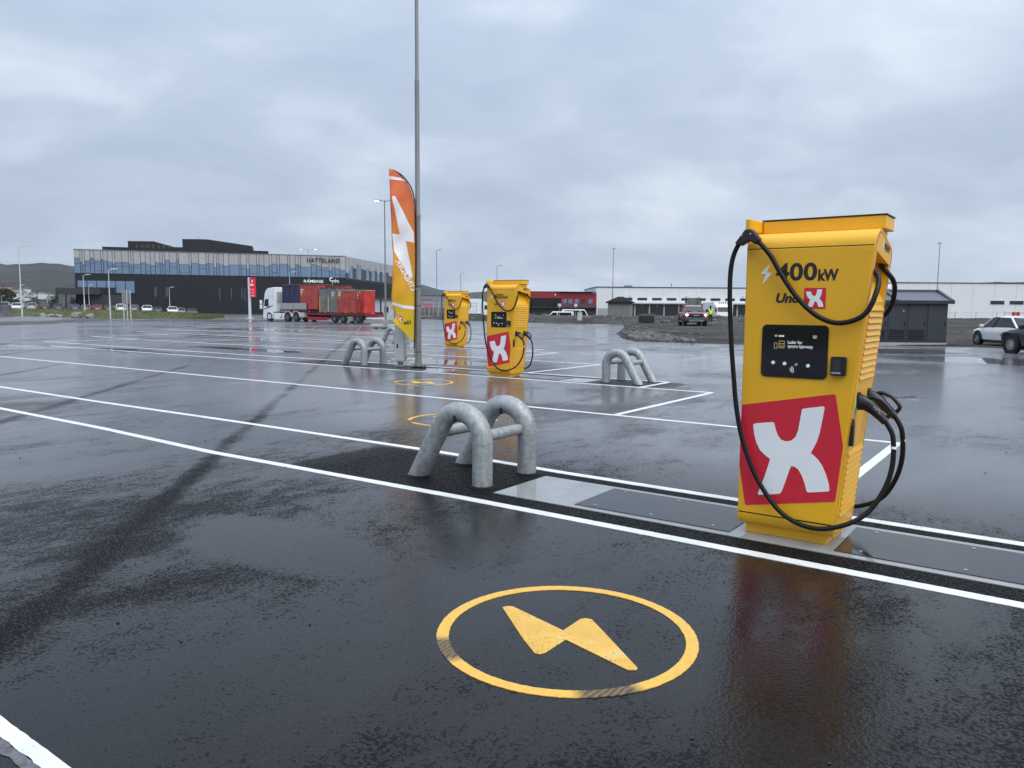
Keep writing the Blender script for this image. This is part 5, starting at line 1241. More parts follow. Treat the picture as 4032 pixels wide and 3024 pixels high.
    e = skip(-56.45, -53.90, 50.22, 52.5, .92, 3.08, Sr, 'faded red skip above the first trailer wheels', (1.6,), rs('tan', (.36, .25, .16)))
    f = skip(-53.85, -52.80, 50.22, 51.55, .92, 3.08, Sr2, 'bright red skip at the rear of the trailer', (.5,), rs('tan', (.36, .25, .16)))
    for s, x in ((e, .12), (f, .12), (d, .25), (b, .12)):
        for k, m_ in enumerate((LBL, LBL, LBY)):
            q = MB(); q.box(x, x + .42 - .1 * k, -.042, -.036, 1.86 - .24 * k, 2.02 - .24 * k); q.build('label', m_, s)
    ch_ = MB(); ch_.tube(spath([(.3, -.06, 2.1), (.5, -.07, 1.2), (.65, -.08, .7), (.7, -.09, .3)], 4), .06, 6); ch_.build('chain', rs('rusty chain', (.09, .035, .025)), f)
lorry()
# concrete barriers
JC = mat('barrier concrete', (.30, .30, .285), .75, var=.2, scale=3)
for i, (u, v, rot, lab) in enumerate(((-41.1, 39.9, 0, 'left concrete road barrier at the lamp foot behind the flag'), (-39.75, 40.2, 0, 'right concrete road barrier, partly behind the flag'))):
    t = thing('road_barrier', lab, 'barrier', UV(u, v), TH + rot, 'concrete road barriers')
    pr = [(-.30, .08), (-.30, .18), (-.14, .34), (-.10, .66), (.10, .66), (.14, .34), (.30, .18), (.30, .08)]
    p = MB(); p.prism(pr, 0, 1.22, 'x'); p.build('block', JC, t, bevel=.01)
    for x in (.12, .8):
        q = MB(); q.box(x, x + .3, -.28, .28, 0, .08); q.build('foot', JC, t)
# fuel booth behind the trailer
t = thing('fuel_booth', 'small white booth with dark flat roof behind the trailer rear', 'booth', (-15.0, 88.0, -.05), TH)
BWm = mat('booth white', (.58, .61, .64), .5, var=.05); BGm = mat('booth grey', (.42, .43, .42), .6, var=.05)
p = MB(); p.box(-1.6, 0, 0, 3.4, 0, 2.45); bw = p.build('wall', BWm, t)
p = MB(); p.box(.0, .04, .1, 3.4, .0, 2.44); p.build('side_panel', BGm, bw)
p = MB(); p.box(-.06, .06, -.06, .06, 0, 2.44); p.build('corner_post', mat('navy post', (.015, .02, .05), .4), bw)
p = MB(); p.box(-1.8, .35, -.3, 3.7, 2.45, 2.62); p.build('roof', mat('booth roof', (.05, .05, .055), .6), t)
p = MB(); p.box(.05, .14, .5, 1.1, 1.0, 1.6); p.build('pay_terminal', BLKP, bw)
p = MB(); p.box(.05, .09, 1.7, 1.95, 1.35, 1.75); p.build('notice', mat('yellow notice', (.5, .36, .03), .5), bw)
p = MB(); p.box(.05, .2, 2.1, 2.8, .2, 1.7); p.build('meter_box', mat('meter grey', (.25, .26, .27), .5), bw)
# ------------------------------------------------------------------ background behind the chargers
BW = mat('warehouse white', (.72, .74, .75), .6, var=.04, scale=.6)
ROOFE = mat('roof edge', (.02, .022, .04), .5)
DOCK = mat('dock door', (.020, .022, .027), .4, var=.2, scale=1)
WIN = mat('dark window', (.02, .024, .03), .1)
# grey trailer with red letters
t = thing('curtain_trailer', 'grey curtain sided trailer with red letters behind the tall pole', 'trailer', (-22.5, 150, -.45))
p = MB(); p.box(0, 11.5, 0, 2.5, .9, 4.1); bx = p.build('box', mat('trailer grey', (.24, .25, .27), .6, var=.05, scale=1), t)
p = MB(); p.box(-.05, 11.55, -.05, 2.55, 4.1, 4.2); p.build('roof_rail', ROOFE, bx)
p = MB(); p.box(0, 11.5, .1, 2.4, .6, .9); p.build('chassis', TB, t)
for x in (7.4, 8.7, 10.0): wheel(t, x, .2, .48, .3, mat('truck rim', (.22, .22, .23), .45, .5), 8)
text_obj('trailer_text', 'OR', 1.9, mat('red letter', (.45, .02, .04), .5), bx, FRONT(4.1, -.02, 1.35), bold=.05, width=3.2)
text_obj('trailer_text', 'SENTRALEN', .5, mat('dark letter', (.06, .06, .07), .5), bx, FRONT(3.5, -.02, 3.25), width=3.5)
# white fence and gate with coloured pipes behind it
t = thing('yard_fence', 'pale steel yard fence with gate in front of the grey trailer', 'fence', (-15.6, 118, -.1))
FS = mat('fence steel', (.42, .44, .46), .5, .3)
for k in range(8):
    p = MB(); p.cyl((k * 1.45, 0, 0), (k * 1.45, 0, 2.35), .04, seg=6); p.build('post', FS, t)
for z in (.25, 2.3, 1.75):
    p = MB(); p.box(0, 10.15, -.02, .02, z - .03, z + .03); p.build('rail', FS, t)
p = MB()
for k in range(60): p.box(k * .17, k * .17 + .025, -.01, .01, .2, 2.3)
tag(p.build('bars', FS, t), kind='stuff')
p = MB(); p.tube([(-.9, 0, .1), (-.1, 0, 1.7)], .05, 6); p.build('brace', FS, t)
t = thing('pipe_stack', 'upright blue and orange bundles behind the yard fence', 'materials', (-15.3, 121, .05))
cm = [mat('bundle blue', (.05, .10, .20), .6), mat('bundle tan', (.30, .20, .10), .6), mat('bundle dark', (.03, .03, .03), .6)]
for k in range(26):
    p = MB(); p.box(k * .22, k * .22 + .13, 0, .3, 0, 1.35 + (k % 3) * .04); p.build('bundle', cm[(k * 7) % 3], t)
# white box lorry facing right
def box_lorry(loc, rot, label, L=7.5, H=3.7):
    t = thing('box_truck', label, 'truck', loc, rot, 'white box trucks')
    p = MB(); p.box(-L / 2, L / 2 - 2.0, -1.22, 1.22, .95, H); b = p.build('box_body', TW, t, bevel=.03)
    p = MB(); p.box(-L / 2, L / 2 - .3, -.45, .45, .55, .95); p.build('chassis', TB, t)
    x0 = L / 2 - 1.9
    p = MB(); p.prism([(x0, .45), (x0, 3.1), (x0 + .5, 3.25), (x0 + 1.25, 2.75), (x0 + 1.65, 1.75), (x0 + 1.75, .9), (x0 + 1.72, .4)], -1.2, 1.2, 'y'); c = p.build('cab', TW, t, bevel=.05)
    p = MB(); p.prism([(x0 + 1.30, 2.62), (x0 + 1.64, 1.78), (x0 + 1.70, 1.78), (x0 + 1.36, 2.64)], -1.05, 1.05, 'y'); p.build('windscreen', CARGLASS, c)
    for s in (-1, 1):
        p = MB(); p.prism([(x0 + .55, 1.75), (x0 + .55, 2.5), (x0 + 1.2, 2.5), (x0 + 1.5, 1.75)], s * 1.205 - .01, s * 1.205 + .01, 'y'); p.build('side_window', CARGLASS, c)
        p = MB(); p.box(x0 + 1.55, x0 + 1.75, s * 1.35 - .1, s * 1.35 + .1, 1.8, 2.4); p.build('mirror', BLKP, c)
        for x in (-L / 2 + 1.4, x0 + .85): wheel(t, x, s * 1.0, .48, .32, mat('truck rim', (.22, .22, .23), .45, .5), 8)
    p = MB(); p.box(x0 + 1.70, x0 + 1.80, -1.1, 1.1, .45, .85); p.build('bumper', BLKP, c)
    return t
box_lorry((-7.6, 145, -.6), 0, 'white box truck facing right between the two far chargers')
t = box_lorry((40.0, 152, -.75), R(-84), 'white truck with roof lamps parked facing the camera at the docks', 8, 3.6)
for k in range(4):
    p = MB(); p.lathe([(0, .1), (.12, .1), (.14, 0)], 10, 'x', (3.3, -.6 + .4 * k, 3.45)); p.build('roof_lamp', BLKP, t)
t = thing('truck_trailer', 'white trailer with a red mark beside the truck at the docks', 'trailer', (43.3, 156, -.7), R(-88))
p = MB(); p.box(-6, 0, -1.2, 1.2, .9, 3.6); b = p.build('box', TW, t)
p = MB(); p.box(.0, .02, -.4, .1, 1.3, 2.6); p.build('red_mark', mat('red letter', (.45, .02, .04), .5), b)
for y in (-.95, .95): wheel(t, -1.2, y, .48, .3, mat('truck rim', (.22, .22, .23), .45, .5), 8)
# red building
RB = mat('red cladding', (.27, .014, .024), .5, var=.06); RBD = mat('dark plinth wall', (.045, .045, .045), .7, var=.15, scale=1)
t = thing('red_building', 'low red and dark building behind the white vans', 'building', (4.0, 165, -.8))
p = MB(); p.box(-1.5, 13.9, 0, 12, 0, 2.5); p.build('lower_wall', RBD, t)
p = MB(); p.box(6.3, 13.9, -.05, 12, 2.5, 5.5); w = p.build('upper_wall', RB, t)
p = MB(); p.box(-1.5, 6.3, 1.6, 12, 2.5, 4.4); p.build('glazed_front', WIN, t)
p = MB(); p.prism([(-1.5, -.6), (4.6, -.6), (6.3, -.052), (6.3, 12), (-1.5, 12)], 4.4, 5.72, 'z'); p.build('canopy', RB, t)
p = MB(); p.box(-1.55, 13.95, -.66, 12, 5.72, 5.8); p.build('roof_edge', ROOFE, t)
for x in (6.7, 7.9, 9.25, 10.6, 12.2):
    p = MB(); p.box(x, x + .85, -.09, -.04, 2.65, 4.2); f = p.build('window', GLASS if x != 10.6 else WIN, w); 
p = MB(); p.box(5.4, 13.8, -.95, -.9, 2.5, 3.3); p.build('balcony_glass', mat('balcony glass', (.12, .05, .06), .15), t)
p = MB(); p.box(4.95, 5.15, -.68, -.6, 5.0, 5.3); p.build('wall_mark', SIGNW, t)
p = MB(); p.box(-1.5, 13.9, -1.0, 0, 2.35, 2.5); p.build('balcony', RBD, t)
# vans
def van(loc, rot, label, L=5.0, H=1.95):
    t = thing('delivery_van', label, 'van', loc, rot, 'white vans')
    pr = [(-L / 2, .3), (-L / 2, H - .15), (-L / 2 + .12, H), (L / 2 - 1.6, H), (L / 2 - 1.35, H - .06), (L / 2 - .75, 1.15), (L / 2 - .08, .92), (L / 2, .7), (L / 2, .3)]
    p = MB(); p.prism(pr, -.95, .95, 'y'); b = p.build('body', P_WHITE, t, bevel=.06, seg=3)
    for s in (-1, 1):
        p = MB(); p.prism([(L / 2 - 2.15, 1.2), (L / 2 - 2.15, H - .2), (L / 2 - 1.45, H - .2), (L / 2 - .95, 1.2)], s * .952 - .008, s * .952 + .008, 'y'); p.build('side_window', CARGLASS, b)
        p = MB(); p.prism([(-L / 2 + .4, 1.2), (-L / 2 + .4, H - .2), (L / 2 - 2.3, H - .2), (L / 2 - 2.3, 1.2)], s * .952 - .008, s * .952 + .008, 'y'); p.build('side_window', CARGLASS, b)
        for x in (-L / 2 + .95, L / 2 - .95): wheel(t, x, s * .83, .34, .24)
    p = MB(); p.prism([(L / 2 - 1.33, H - .10), (L / 2 - .80, 1.2), (L / 2 - .77, 1.2), (L / 2 - 1.29, H - .08)], -.85, .85, 'y'); p.build('windscreen', CARGLASS, b)
    return t
van((7.9, 132, -.95), R(180), 'low white van with long side windows facing left', 5.0, 1.9)
van((11.5, 138, -1.0), 0, 'taller white van facing right beside the low one', 5.4, 2.3)
# sign posts and small white cabinet
for i, (x, lab) in enumerate(((6.7, 'thin parking sign post in front of the red building, left one'), (9.0, 'thin parking sign post in front of the red building, right one'))):
    t = thing('parking_sign', lab, 'sign', (x, 110, -.2))
    p = MB(); p.cyl((0, 0, 0), (0, 0, 2.35), .03, seg=6); p.build('post', FS, t)
    p = MB(); p.box(-.22, .22, -.04, -.01, 1.95, 2.35); p.build('plate', mat('sign plate', (.6, .62, .64), .5), t)
t = thing('utility_cabinet', 'narrow pale utility cabinet at the far lot edge', 'cabinet', (6.9, 79.2, 0))
p = MB(); p.box(-.24, .24, -.18, .18, 0, 1.1); b = p.build('body', mat('cabinet pale', (.44, .46, .47), .5, var=.06), t, bevel=.02)
p = MB(); p.box(-.26, .26, -.2, .2, 1.1, 1.16); p.build('lid', mat('cabinet lid', (.34, .36, .37), .5), b)
p = MB(); p.box(-.2, .2, -.19, -.182, .12, 1.0); p.build('door', mat('cabinet pale', (.44, .46, .47), .5), b)
# white warehouse with docks
t = thing('warehouse', 'long white warehouse with dark loading docks behind the red pickup', 'building', (19.9, 185, -.9))
p = MB(); p.box(0, 52, 0, 30, 0, 7.35); wl = p.build('wall', BW, t)
p = MB(); p.box(-.1, 52.1, -.1, 30, 7.35, 7.55); p.build('roof_edge', ROOFE, t)
for k in range(13):
    p = MB(); p.box(k * 4.0 + 3.98, k * 4.0 + 4.02, -.012, .01, 3.9, 7.35); p.build('panel_joint', mat('joint', (.38, .39, .40), .6), wl)
p = MB(); p.box(5.2, 48, -1.2, 0, 3.55, 3.85); p.build('dock_canopy', mat('canopy white', (.52, .55, .55), .5), t)
for k in range(11):
    x = 6.0 + 3.5 * k
    p = MB(); p.box(x, x + 3.2, -.08, .0, .2, 3.4); d = p.build('dock_door', DOCK, t)
    p = MB(); p.box(x + .35, x + 2.85, -.14, -.08, 2.6, 3.3); p.build('dock_seal', mat('dock seal', (.05, .052, .058), .6), d)
    p = MB(); p.box(x + 3.22, x + 3.48, -.2, -.0, 0, 3.45); p.build('dock_post', mat('canopy white', (.52, .55, .55), .5), t)
    p = MB(); p.box(x + .45, x + 2.75, -.05, .0, 4.35, 4.95); wn = p.build('window', WIN, wl)
    if k in (1, 2, 4): text_obj('dock_number', '4' if k < 3 else '3', .45, SIGNW, d, FRONT(x + 1.45, -.15, 2.9), width=.25)
for x in (8.0, 21.5, 35):
    p = MB(); p.box(x, x + .4, -.3, 0, 5.3, 5.5); p.build('wall_lamp', mat('lamp lens', (.6, .62, .64), .3), wl)
p = MB(); p.box(7.9, 9.6, 6, 8, 7.5, 8.1); p.build('roof_unit', mat('roof unit', (.20, .24, .23), .6), t, bevel=.1)
p = MB(); p.cyl((19, 5, 7.5), (19, 5, 8.2), .06); p.build('roof_mast', GREY, t)
p = MB(); p.box(18.85, 19.15, 4.85, 5.15, 8.2, 8.5); p.build('roof_sensor', GREY, t)
p = MB(); p.box(.5, 3.3, -.06, 0, .2, 2.4); p.build('side_door', mat('grey door', (.35, .37, .38), .6), wl)
# right hand warehouse
t = thing('warehouse', 'tall white warehouse behind the grey shed at the right edge', 'building', (72.5, 150, -.9))
p = MB(); p.prism([(.3, 0), (.3, 6.6), (1.6, 7.7), (60, 7.7), (60, 0)], 0, 30, 'y'); wl = p.build('wall', BW, t)
p = MB(); p.box(1.5, 60.1, -.1, 30, 7.70, 7.85); p.build('roof_edge', ROOFE, t)
for k in range(14):
    p = MB(); p.box(k * 4.2 + 3.98, k * 4.2 + 4.02, -.012, .01, .2, 7.68); p.build('panel_joint', mat('joint', (.38, .39, .40), .6), wl)
for x in (20.1, 23.85, 27.6, 31.3):
    p = MB(); p.box(x, x + 2.7, -.06, 0, 3.7, 4.4); w_ = p.build('window', WIN, wl)
    p = MB(); p.box(x - .08, x + 2.78, -.04, .0, 3.62, 4.48); p.build('frame', mat('white frame', (.66, .67, .68), .5), w_)
p = MB(); p.prism([(22, 7.8), (23.5, 8.2), (26, 8.1), (30, 8.2), (30, 7.8)], 4, 12, 'y'); p.build('roof_unit', mat('roof grey', (.12, .13, .14), .6), t)
# mesh fence and red-white barrier before it
t = thing('mesh_fence', 'thin mesh fence in front of the right hand warehouse', 'fence', (60, 122, -.6))
for k in range(9):
    p = MB(); p.cyl((k * 3.3, 0, 0), (k * 3.3, 0, 2.0), .05, seg=6); p.build('post', FS, t)
for z in (.4, .95, 1.9):
    p = MB(); p.box(0, 26.4, -.012, .012, z - .012, z + .012); p.build('wire', FS, t)
for k in (1, 3, 5):
    p = MB(); p.box(k * 3.3 + .8, k * 3.3 + 1.0, -.1, .1, 0, 1.0); p.build('short_post', mat('navy post', (.015, .02, .05), .4), t)
t = thing('safety_barrier', 'red safety barrier frames behind the white car', 'barrier', (75.1, 118, .1))
RBm = mat('barrier red', (.42, .02, .02), .5)
for z in (.55, 1.1):
    p = MB(); p.box(0, 3.3, -.03, .03, z, z + .07); p.build('rail', RBm, t)
for x in (1.2, 1.85):
    p = MB(); p.box(x, x + .5, -.05, .05, .45, 1.3); p.build('panel', RBm, t)
for x in (0, 3.1):
    p = MB(); p.cyl((x, 0, -.8), (x, 0, 1.4), .04, seg=6); p.build('post', FS, t)
# tile roofed kiosk
t = thing('substation_kiosk', 'small grey kiosk with a dark hipped tile roof', 'kiosk', (13.95, 100, .25), R(-18))
KW = mat('kiosk render', (.215, .205, .185), .85, var=.1, scale=3)
p = MB(); p.box(-1.42, 1.42, -1.1, 1.1, 0, 2.12); p.build('wall', KW, t)
TR = mat('roof tile', (.016, .016, .018), .85, spec=.2)
rz0, rz1 = 2.10, 2.78; X0, X1, Y0, Y1 = -1.65, 1.65, -1.35, 1.35
p = MB(); p.add([(X0, Y0, rz0), (X1, Y0, rz0), (X1, Y1, rz0), (X0, Y1, rz0), (-.35, 0, rz1), (.35, 0, rz1)], [(0, 1, 5, 4), (1, 2, 5), (2, 3, 4, 5), (3, 0, 4), (0, 3, 2, 1)]); rf = p.build('roof', TR, t)
for i in range(14):
    x = X0 + (X1 - X0) * (i + .5) / 14; f = max(0, min(1, (abs(x) - .35) / 1.3)); yt = Y0 * f; zt = rz1 - (rz1 - rz0) * f
    if f > .93: continue
    q = MB(); q.tube([(x, Y0 - .02, rz0 + .03), (x, yt, zt + .03)], .05, 6); q.build('tile_row', TR, rf)
p = MB(); p.box(X0, X1, Y0 - .02, Y0 + .04, rz0 - .14, rz0); p.build('fascia', TR, rf)
p = MB(); p.box(X1 - .04, X1 + .02, Y0 + .05, Y1, rz0 - .14, rz0); p.build('fascia', TR, rf)
# black box with planks
t = thing('crate_box', 'black open box with planks lying on top', 'crate', (13.7, 79, .02), R(8))
p = MB(); p.box(-.68, .68, -.5, .5, .10, .82); p.build('box', mat('black box', (.010, .011, .016), .5), t, bevel=.02)
p = MB(); p.box(-1.05, 1.0, -.7, .7, .0, .08); p.build('base_board', mat('dark board', (.03, .028, .026), .7), t)
for k, (a, z) in enumerate(((-.9, .84), (-.6, .90), (-.75, .96))):
    p = MB(); p.box(a, a + 1.6, -.45 + .3 * k, -.2 + .3 * k, z, z + .06); p.build('plank', mat('plank', (.11, .085, .06), .8), t)
# rubble
RBL = mat('rubble stone', (.105, .10, .098), .75, var=.4, scale=1.5)
g = MB(); rn = random.Random(5); ico = bmesh.new(); bmesh.ops.create_icosphere(ico, subdivisions=1, radius=1); iv = [v.co.copy() for v in ico.verts]; jf = [tuple(v.index for v in f.verts) for f in ico.faces]; ico.free()
def stone(x, y, z, s):
    k = Vector((rn.uniform(.6, 1.3), rn.uniform(.6, 1.3), rn.uniform(.45, .9))); a = Matrix.Rotation(rn.random() * 6.28, 3, 'Z') @ Matrix.Rotation(rn.uniform(-.6, .6), 3, 'X')
    g.add([Vector((x, y, z)) + a @ Vector((v.x * k.x * rn.uniform(.75, 1.2), v.y * k.y * rn.uniform(.75, 1.2), v.z * k.z)) * s for v in iv], jf)
for _ in range(600):
    q = rn.random()
    if q < .55: x = 5.9 + rn.random() * 2.6; y = 37.2 - (x - 6) * .5 + rn.random() ** 1.2 * 11
    elif q < .8: x, y = 7.5 + rn.random() * 3.5, 46 + rn.random() * 28
    else: x, y = 8 + rn.random() * 22, 40 + rn.random() * 46
    X_, Y_ = np.array([[x]]), np.array([[y]])
    if lot_sd(X_, Y_)[0, 0] < .35: continue
    stone(x, y, float(terr_z(X_, Y_)[0, 0]) + .02, rn.choice((.05, .07, .10, .13, .17)) * (1.15 if q < .55 else .8))
for _ in range(300):
    x = rn.uniform(-10, 30); y = rn.uniform(79, 94)
    X_, Y_ = np.array([[x]]), np.array([[y]])
    if lot_sd(X_, Y_)[0, 0] < .6: continue
    stone(x, y, float(terr_z(X_, Y_)[0, 0]) + .02, rn.uniform(.08, .3))
tag(g.build('rubble', RBL), 'broken grey stones heaped on the gravel beside the lot', 'rubble', kind='stuff')
# loose chips on the wet asphalt
g = MB(); rn = random.Random(9)
for _ in range(330):
    x, y = rn.uniform(-6, 12), 2.2 + rn.random() ** 1.5 * 22
    stone(x, y, .003, rn.choice((.003, .004, .005, .006, .009)))
tag(g.build('loose_chips', mat('dark chip', (.02, .02, .02), .7)), 'scattered dark stone chips on the wet asphalt', 'gravel', kind='stuff')

# ------------------------------------------------------------------ red pickup, worker, digger
def pickup():
    t = thing('pickup_truck', 'red pickup with lit headlights facing the camera on the gravel', 'pickup', (16.2, 69.6, .02), math.atan2(-1, -.10))
    PR = mat('pickup red', (.24, .022, .030), .3, var=.08, scale=2, coat=.5)
    hw = .98
    # body lofted from tail (-x) to nose (+x)
    st = [(-2.9, .9, .62, 1.30), (-2.85, .97, .60, 1.34), (-1.15, .98, .58, 1.34), (-1.10, .98, .55, 1.32), (1.00, .98, .55, 1.30), (1.1, .98, .55, 1.29), (2.35, .97, .62, 1.22), (2.62, .90, .70, 1.10)]
    rings = []
    for x, w, zb, zt in st:
        half = [(0, zb), (w * .9, zb), (w, zb + .15), (w, zt - .18), (w * .94, zt - .03), (w * .6, zt + .02), (0, zt + .05)]
        rings.append([(x, y, z) for y, z in half] + [(x, -y, z) for y, z in half[-2:0:-1]])
    p = MB(); p.loft(rings); b = p.build('body', PR, t, smooth=35)
    wb, wt, zb, zt = .90, .70, 1.29, 1.86
    F0, F1, R1, R0 = 1.05, .42, -.95, -1.12
    def quad(n, *q, m=CARGLASS):
        o = MB(); o.add(q, [(0, 1, 2, 3)]); return o.build(n, m, b)
    quad('windscreen', (F0, -wb, zb), (F0, wb, zb), (F1, wt, zt), (F1, -wt, zt), m=mat('pickup glass', (.06, .09, .10), .06, .4))
    quad('rear_window', (R0, wb, zb), (R0, -wb, zb), (R1, -wt, zt), (R1, wt, zt))
    for s in (-1, 1):
        quad('side_window', (F0, s * wb, zb), (R0, s * wb, zb), (R1, s * wt, zt), (F1, s * wt, zt), m=mat('pickup glass', (.06, .09, .10), .06, .4))
        for a, c, rr in (((F0, s * wb, zb), (F1, s * wt, zt), .045), ((R0, s * wb, zb), (R1, s * wt, zt), .07), ((-.05, s * wb, zb), (-.10, s * wt, zt), .04)):
            o = MB(); o.tube([a, c], rr, 6); o.build('pillar', PR, b)
        o = MB(); o.box(.85, 1.0, s * 1.16 - .13, s * 1.16 + .13, 1.28, 1.52); o.build('mirror', BLKP, b, bevel=.04)
        o = MB(); o.box(2.50, 2.66, s * .78 - .17, s * .78 + .17, .94, 1.10); hl = o.build('headlight', HL, b, bevel=.02)
        o = MB(); o.lathe([(0, 2.69), (.085, 2.68), (.09, 2.665)], 12, 'x', (0, s * .80, 1.02)); o.build('lamp', mat('headlamp glow', (1, .9, .7), .3, emit=(1, .86, .62), es=4), hl)
        for x in (-1.75, 1.85):
            o = MB(); o.lathe([(0, 0), (.50, 0), (.50, .02)], 22, 'y', (x, s * (hw + .004) - .01, .50)); o.build('wheel_arch', DARKM, b)
            wheel(t, x, s * .84, .41, .30, mat('dark rim', (.05, .05, .055), .4, .6), 6)
        o = MB(); o.box(.9, 1.6, s * .45 - .16, s * .45 + .16, 1.30, 1.36); o.build('bonnet_scoop', BLKP, b)
        o = MB(); o.box(-1.0, 1.2, s * 1.02 - .06, s * 1.02 + .06, .42, .48); o.build('side_step', mat('step', (.4, .4, .4), .4, .5), t)
    o = MB(); o.box(F1 - 1.42, F1 + .05, -wt - .03, wt + .03, zt - .02, zt + .05); o.build('roof', PR, b, bevel=.03)
    o = MB(); o.box(2.55, 2.70, -.60, .60, .80, 1.14); gr = o.build('grille', BLKP, b, bevel=.04)
    o = MB(); o.box(2.70, 2.706, -.27, .27, .95, 1.01); o.build('grille_letters', mat('grille letters', (.4, .4, .4), .5), gr)
    o = MB(); o.box(2.45, 2.78, -.98, .98, .48, .80); bu = o.build('bumper', mat('bumper grey', (.05, .052, .056), .45), b, bevel=.06)
    o = MB(); o.box(2.60, 2.84, -.62, .62, .44, .60); o.build('skid_plate', mat('skid grey', (.16, .17, .18), .45), bu, bevel=.03)
    o = MB(); o.box(2.85, 2.86, -.16, .16, .52, .68); o.build('number_plate', mat('green plate', (.02, .22, .16), .4), bu)
    o = MB(); o.add([(F1 + .02, -wt * .95, zt - .02), (F1 + .02, wt * .95, zt - .02), (F1 + .14, wt, zt - .10), (F1 + .14, -wt, zt - .10)], [(0, 1, 2, 3)]); o.xf(Matrix.Translation((.012, 0, .012))); o.build('sun_strip', mat('sun strip', (.45, .45, .45), .5), b)
    o = MB(); o.box(-1.2, 1.2, -.9, .9, .35, .58); o.build('underbody', DARKM, b)
    for s in (-1, 1):
        o = MB(); o.box(-.6, .6, s * .985 - .004, s * .985 + .004, .85, 1.02); o.build('door_text', mat('door lettering', (.45, .36, .36), .5), b)
pickup()
def skin(name, verts, edges, m, parent, sub=2):
    me = bpy.data.meshes.new(name); me.from_pydata([v[0] for v in verts], edges, []); me.materials.append(m)
    o = bpy.data.objects.new(name, me); COL.objects.link(o); o.parent = parent
    md = o.modifiers.new('skin', 'SKIN'); me.skin_vertices.new() if not me.skin_vertices else None
    for i, v in enumerate(verts): me.skin_vertices[0].data[i].radius = (v[1], v[2] if len(v) > 2 else v[1])
    me.skin_vertices[0].data[0].use_root = True
    md.use_smooth_shade = True
    s = o.modifiers.new('sub', 'SUBSURF'); s.levels = s.render_levels = sub
    return o
def worker():
    t = thing('person', 'worker in a bright yellow jacket standing beside the red pickup', 'person', (18.25, 71.2, .05), R(95))
    trs = mat('work trousers', (.018, .02, .024), .8); jk = mat('hi-vis jacket', (.50, .72, .03), .6, emit=(.5, .75, .02), es=.10); sk = mat('skin', (.45, .27, .20), .6); hr = mat('dark cap', (.03, .025, .022), .8)
    V = [((0, 0, .96), .13, .11), ((0, 0, 1.20), .13, .11), ((0, 0, 1.42), .10, .09), ((.02, 0, 1.52), .052), ((.03, 0, 1.62), .085, .075), ((.04, 0, 1.72), .08, .07),
         ((0, .10, .90), .095), ((.03, .11, .50), .068), ((-.02, .12, .10), .05), ((.12, .13, .05), .04), ((0, -.10, .90), .095), ((-.02, -.11, .50), .068), ((-.08, -.12, .10), .05), ((.06, -.13, .05), .04)]
    E = [(0, 1), (1, 2), (2, 3), (3, 4), (4, 5), (0, 6), (6, 7), (7, 8), (8, 9), (0, 10), (10, 11), (11, 12), (12, 13)]
    b = skin('body', V, E, trs, t)
    J = [((0, 0, .92), .155, .135), ((0, 0, 1.18), .155, .13), ((0, 0, 1.40), .14, .12), ((0, .19, 1.42), .075), ((.06, .25, 1.14), .06), ((.22, .20, .98), .05), ((0, -.19, 1.42), .075), ((.04, -.25, 1.14), .06), ((.20, -.22, .96), .05)]
    skin('jacket', J, [(0, 1), (1, 2), (2, 3), (3, 4), (4, 5), (2, 6), (6, 7), (7, 8)], jk, b)
    H_ = [((.245, .195, .965), .035), ((.31, .18, .94), .03)]; skin('hand', H_, [(0, 1)], sk, b, 1)
    H_ = [((.225, -.225, .945), .035), ((.29, -.22, .92), .03)]; skin('hand', H_, [(0, 1)], sk, b, 1)
    p = MB(); p.lathe([(.0, 1.835), (.06, 1.825), (.10, 1.77), (.108, 1.70), (.10, 1.685)], 14, 'z', (.03, 0, 0)); p.build('cap', hr, b, smooth=50)
    p = MB(); p.box(.08, .22, -.07, .07, 1.695, 1.71); p.build('cap_peak', hr, b)
    f = [((.045, 0, 1.60), .083, .078), ((.05, 0, 1.68), .088, .08)]; skin('face', f, [(0, 1)], sk, b, 2)
    for z in (.20,):
        for s in (-1, 1):
            p = MB(); p.lathe([(.075, z), (.082, z + .01), (.082, z + .05), (.075, z + .06)], 12, 'z', (-.02 if s > 0 else -.05, s * .115, 0)); p.build('reflective_band', mat('reflective tape', (.6, .62, .6), .4), b)
worker()
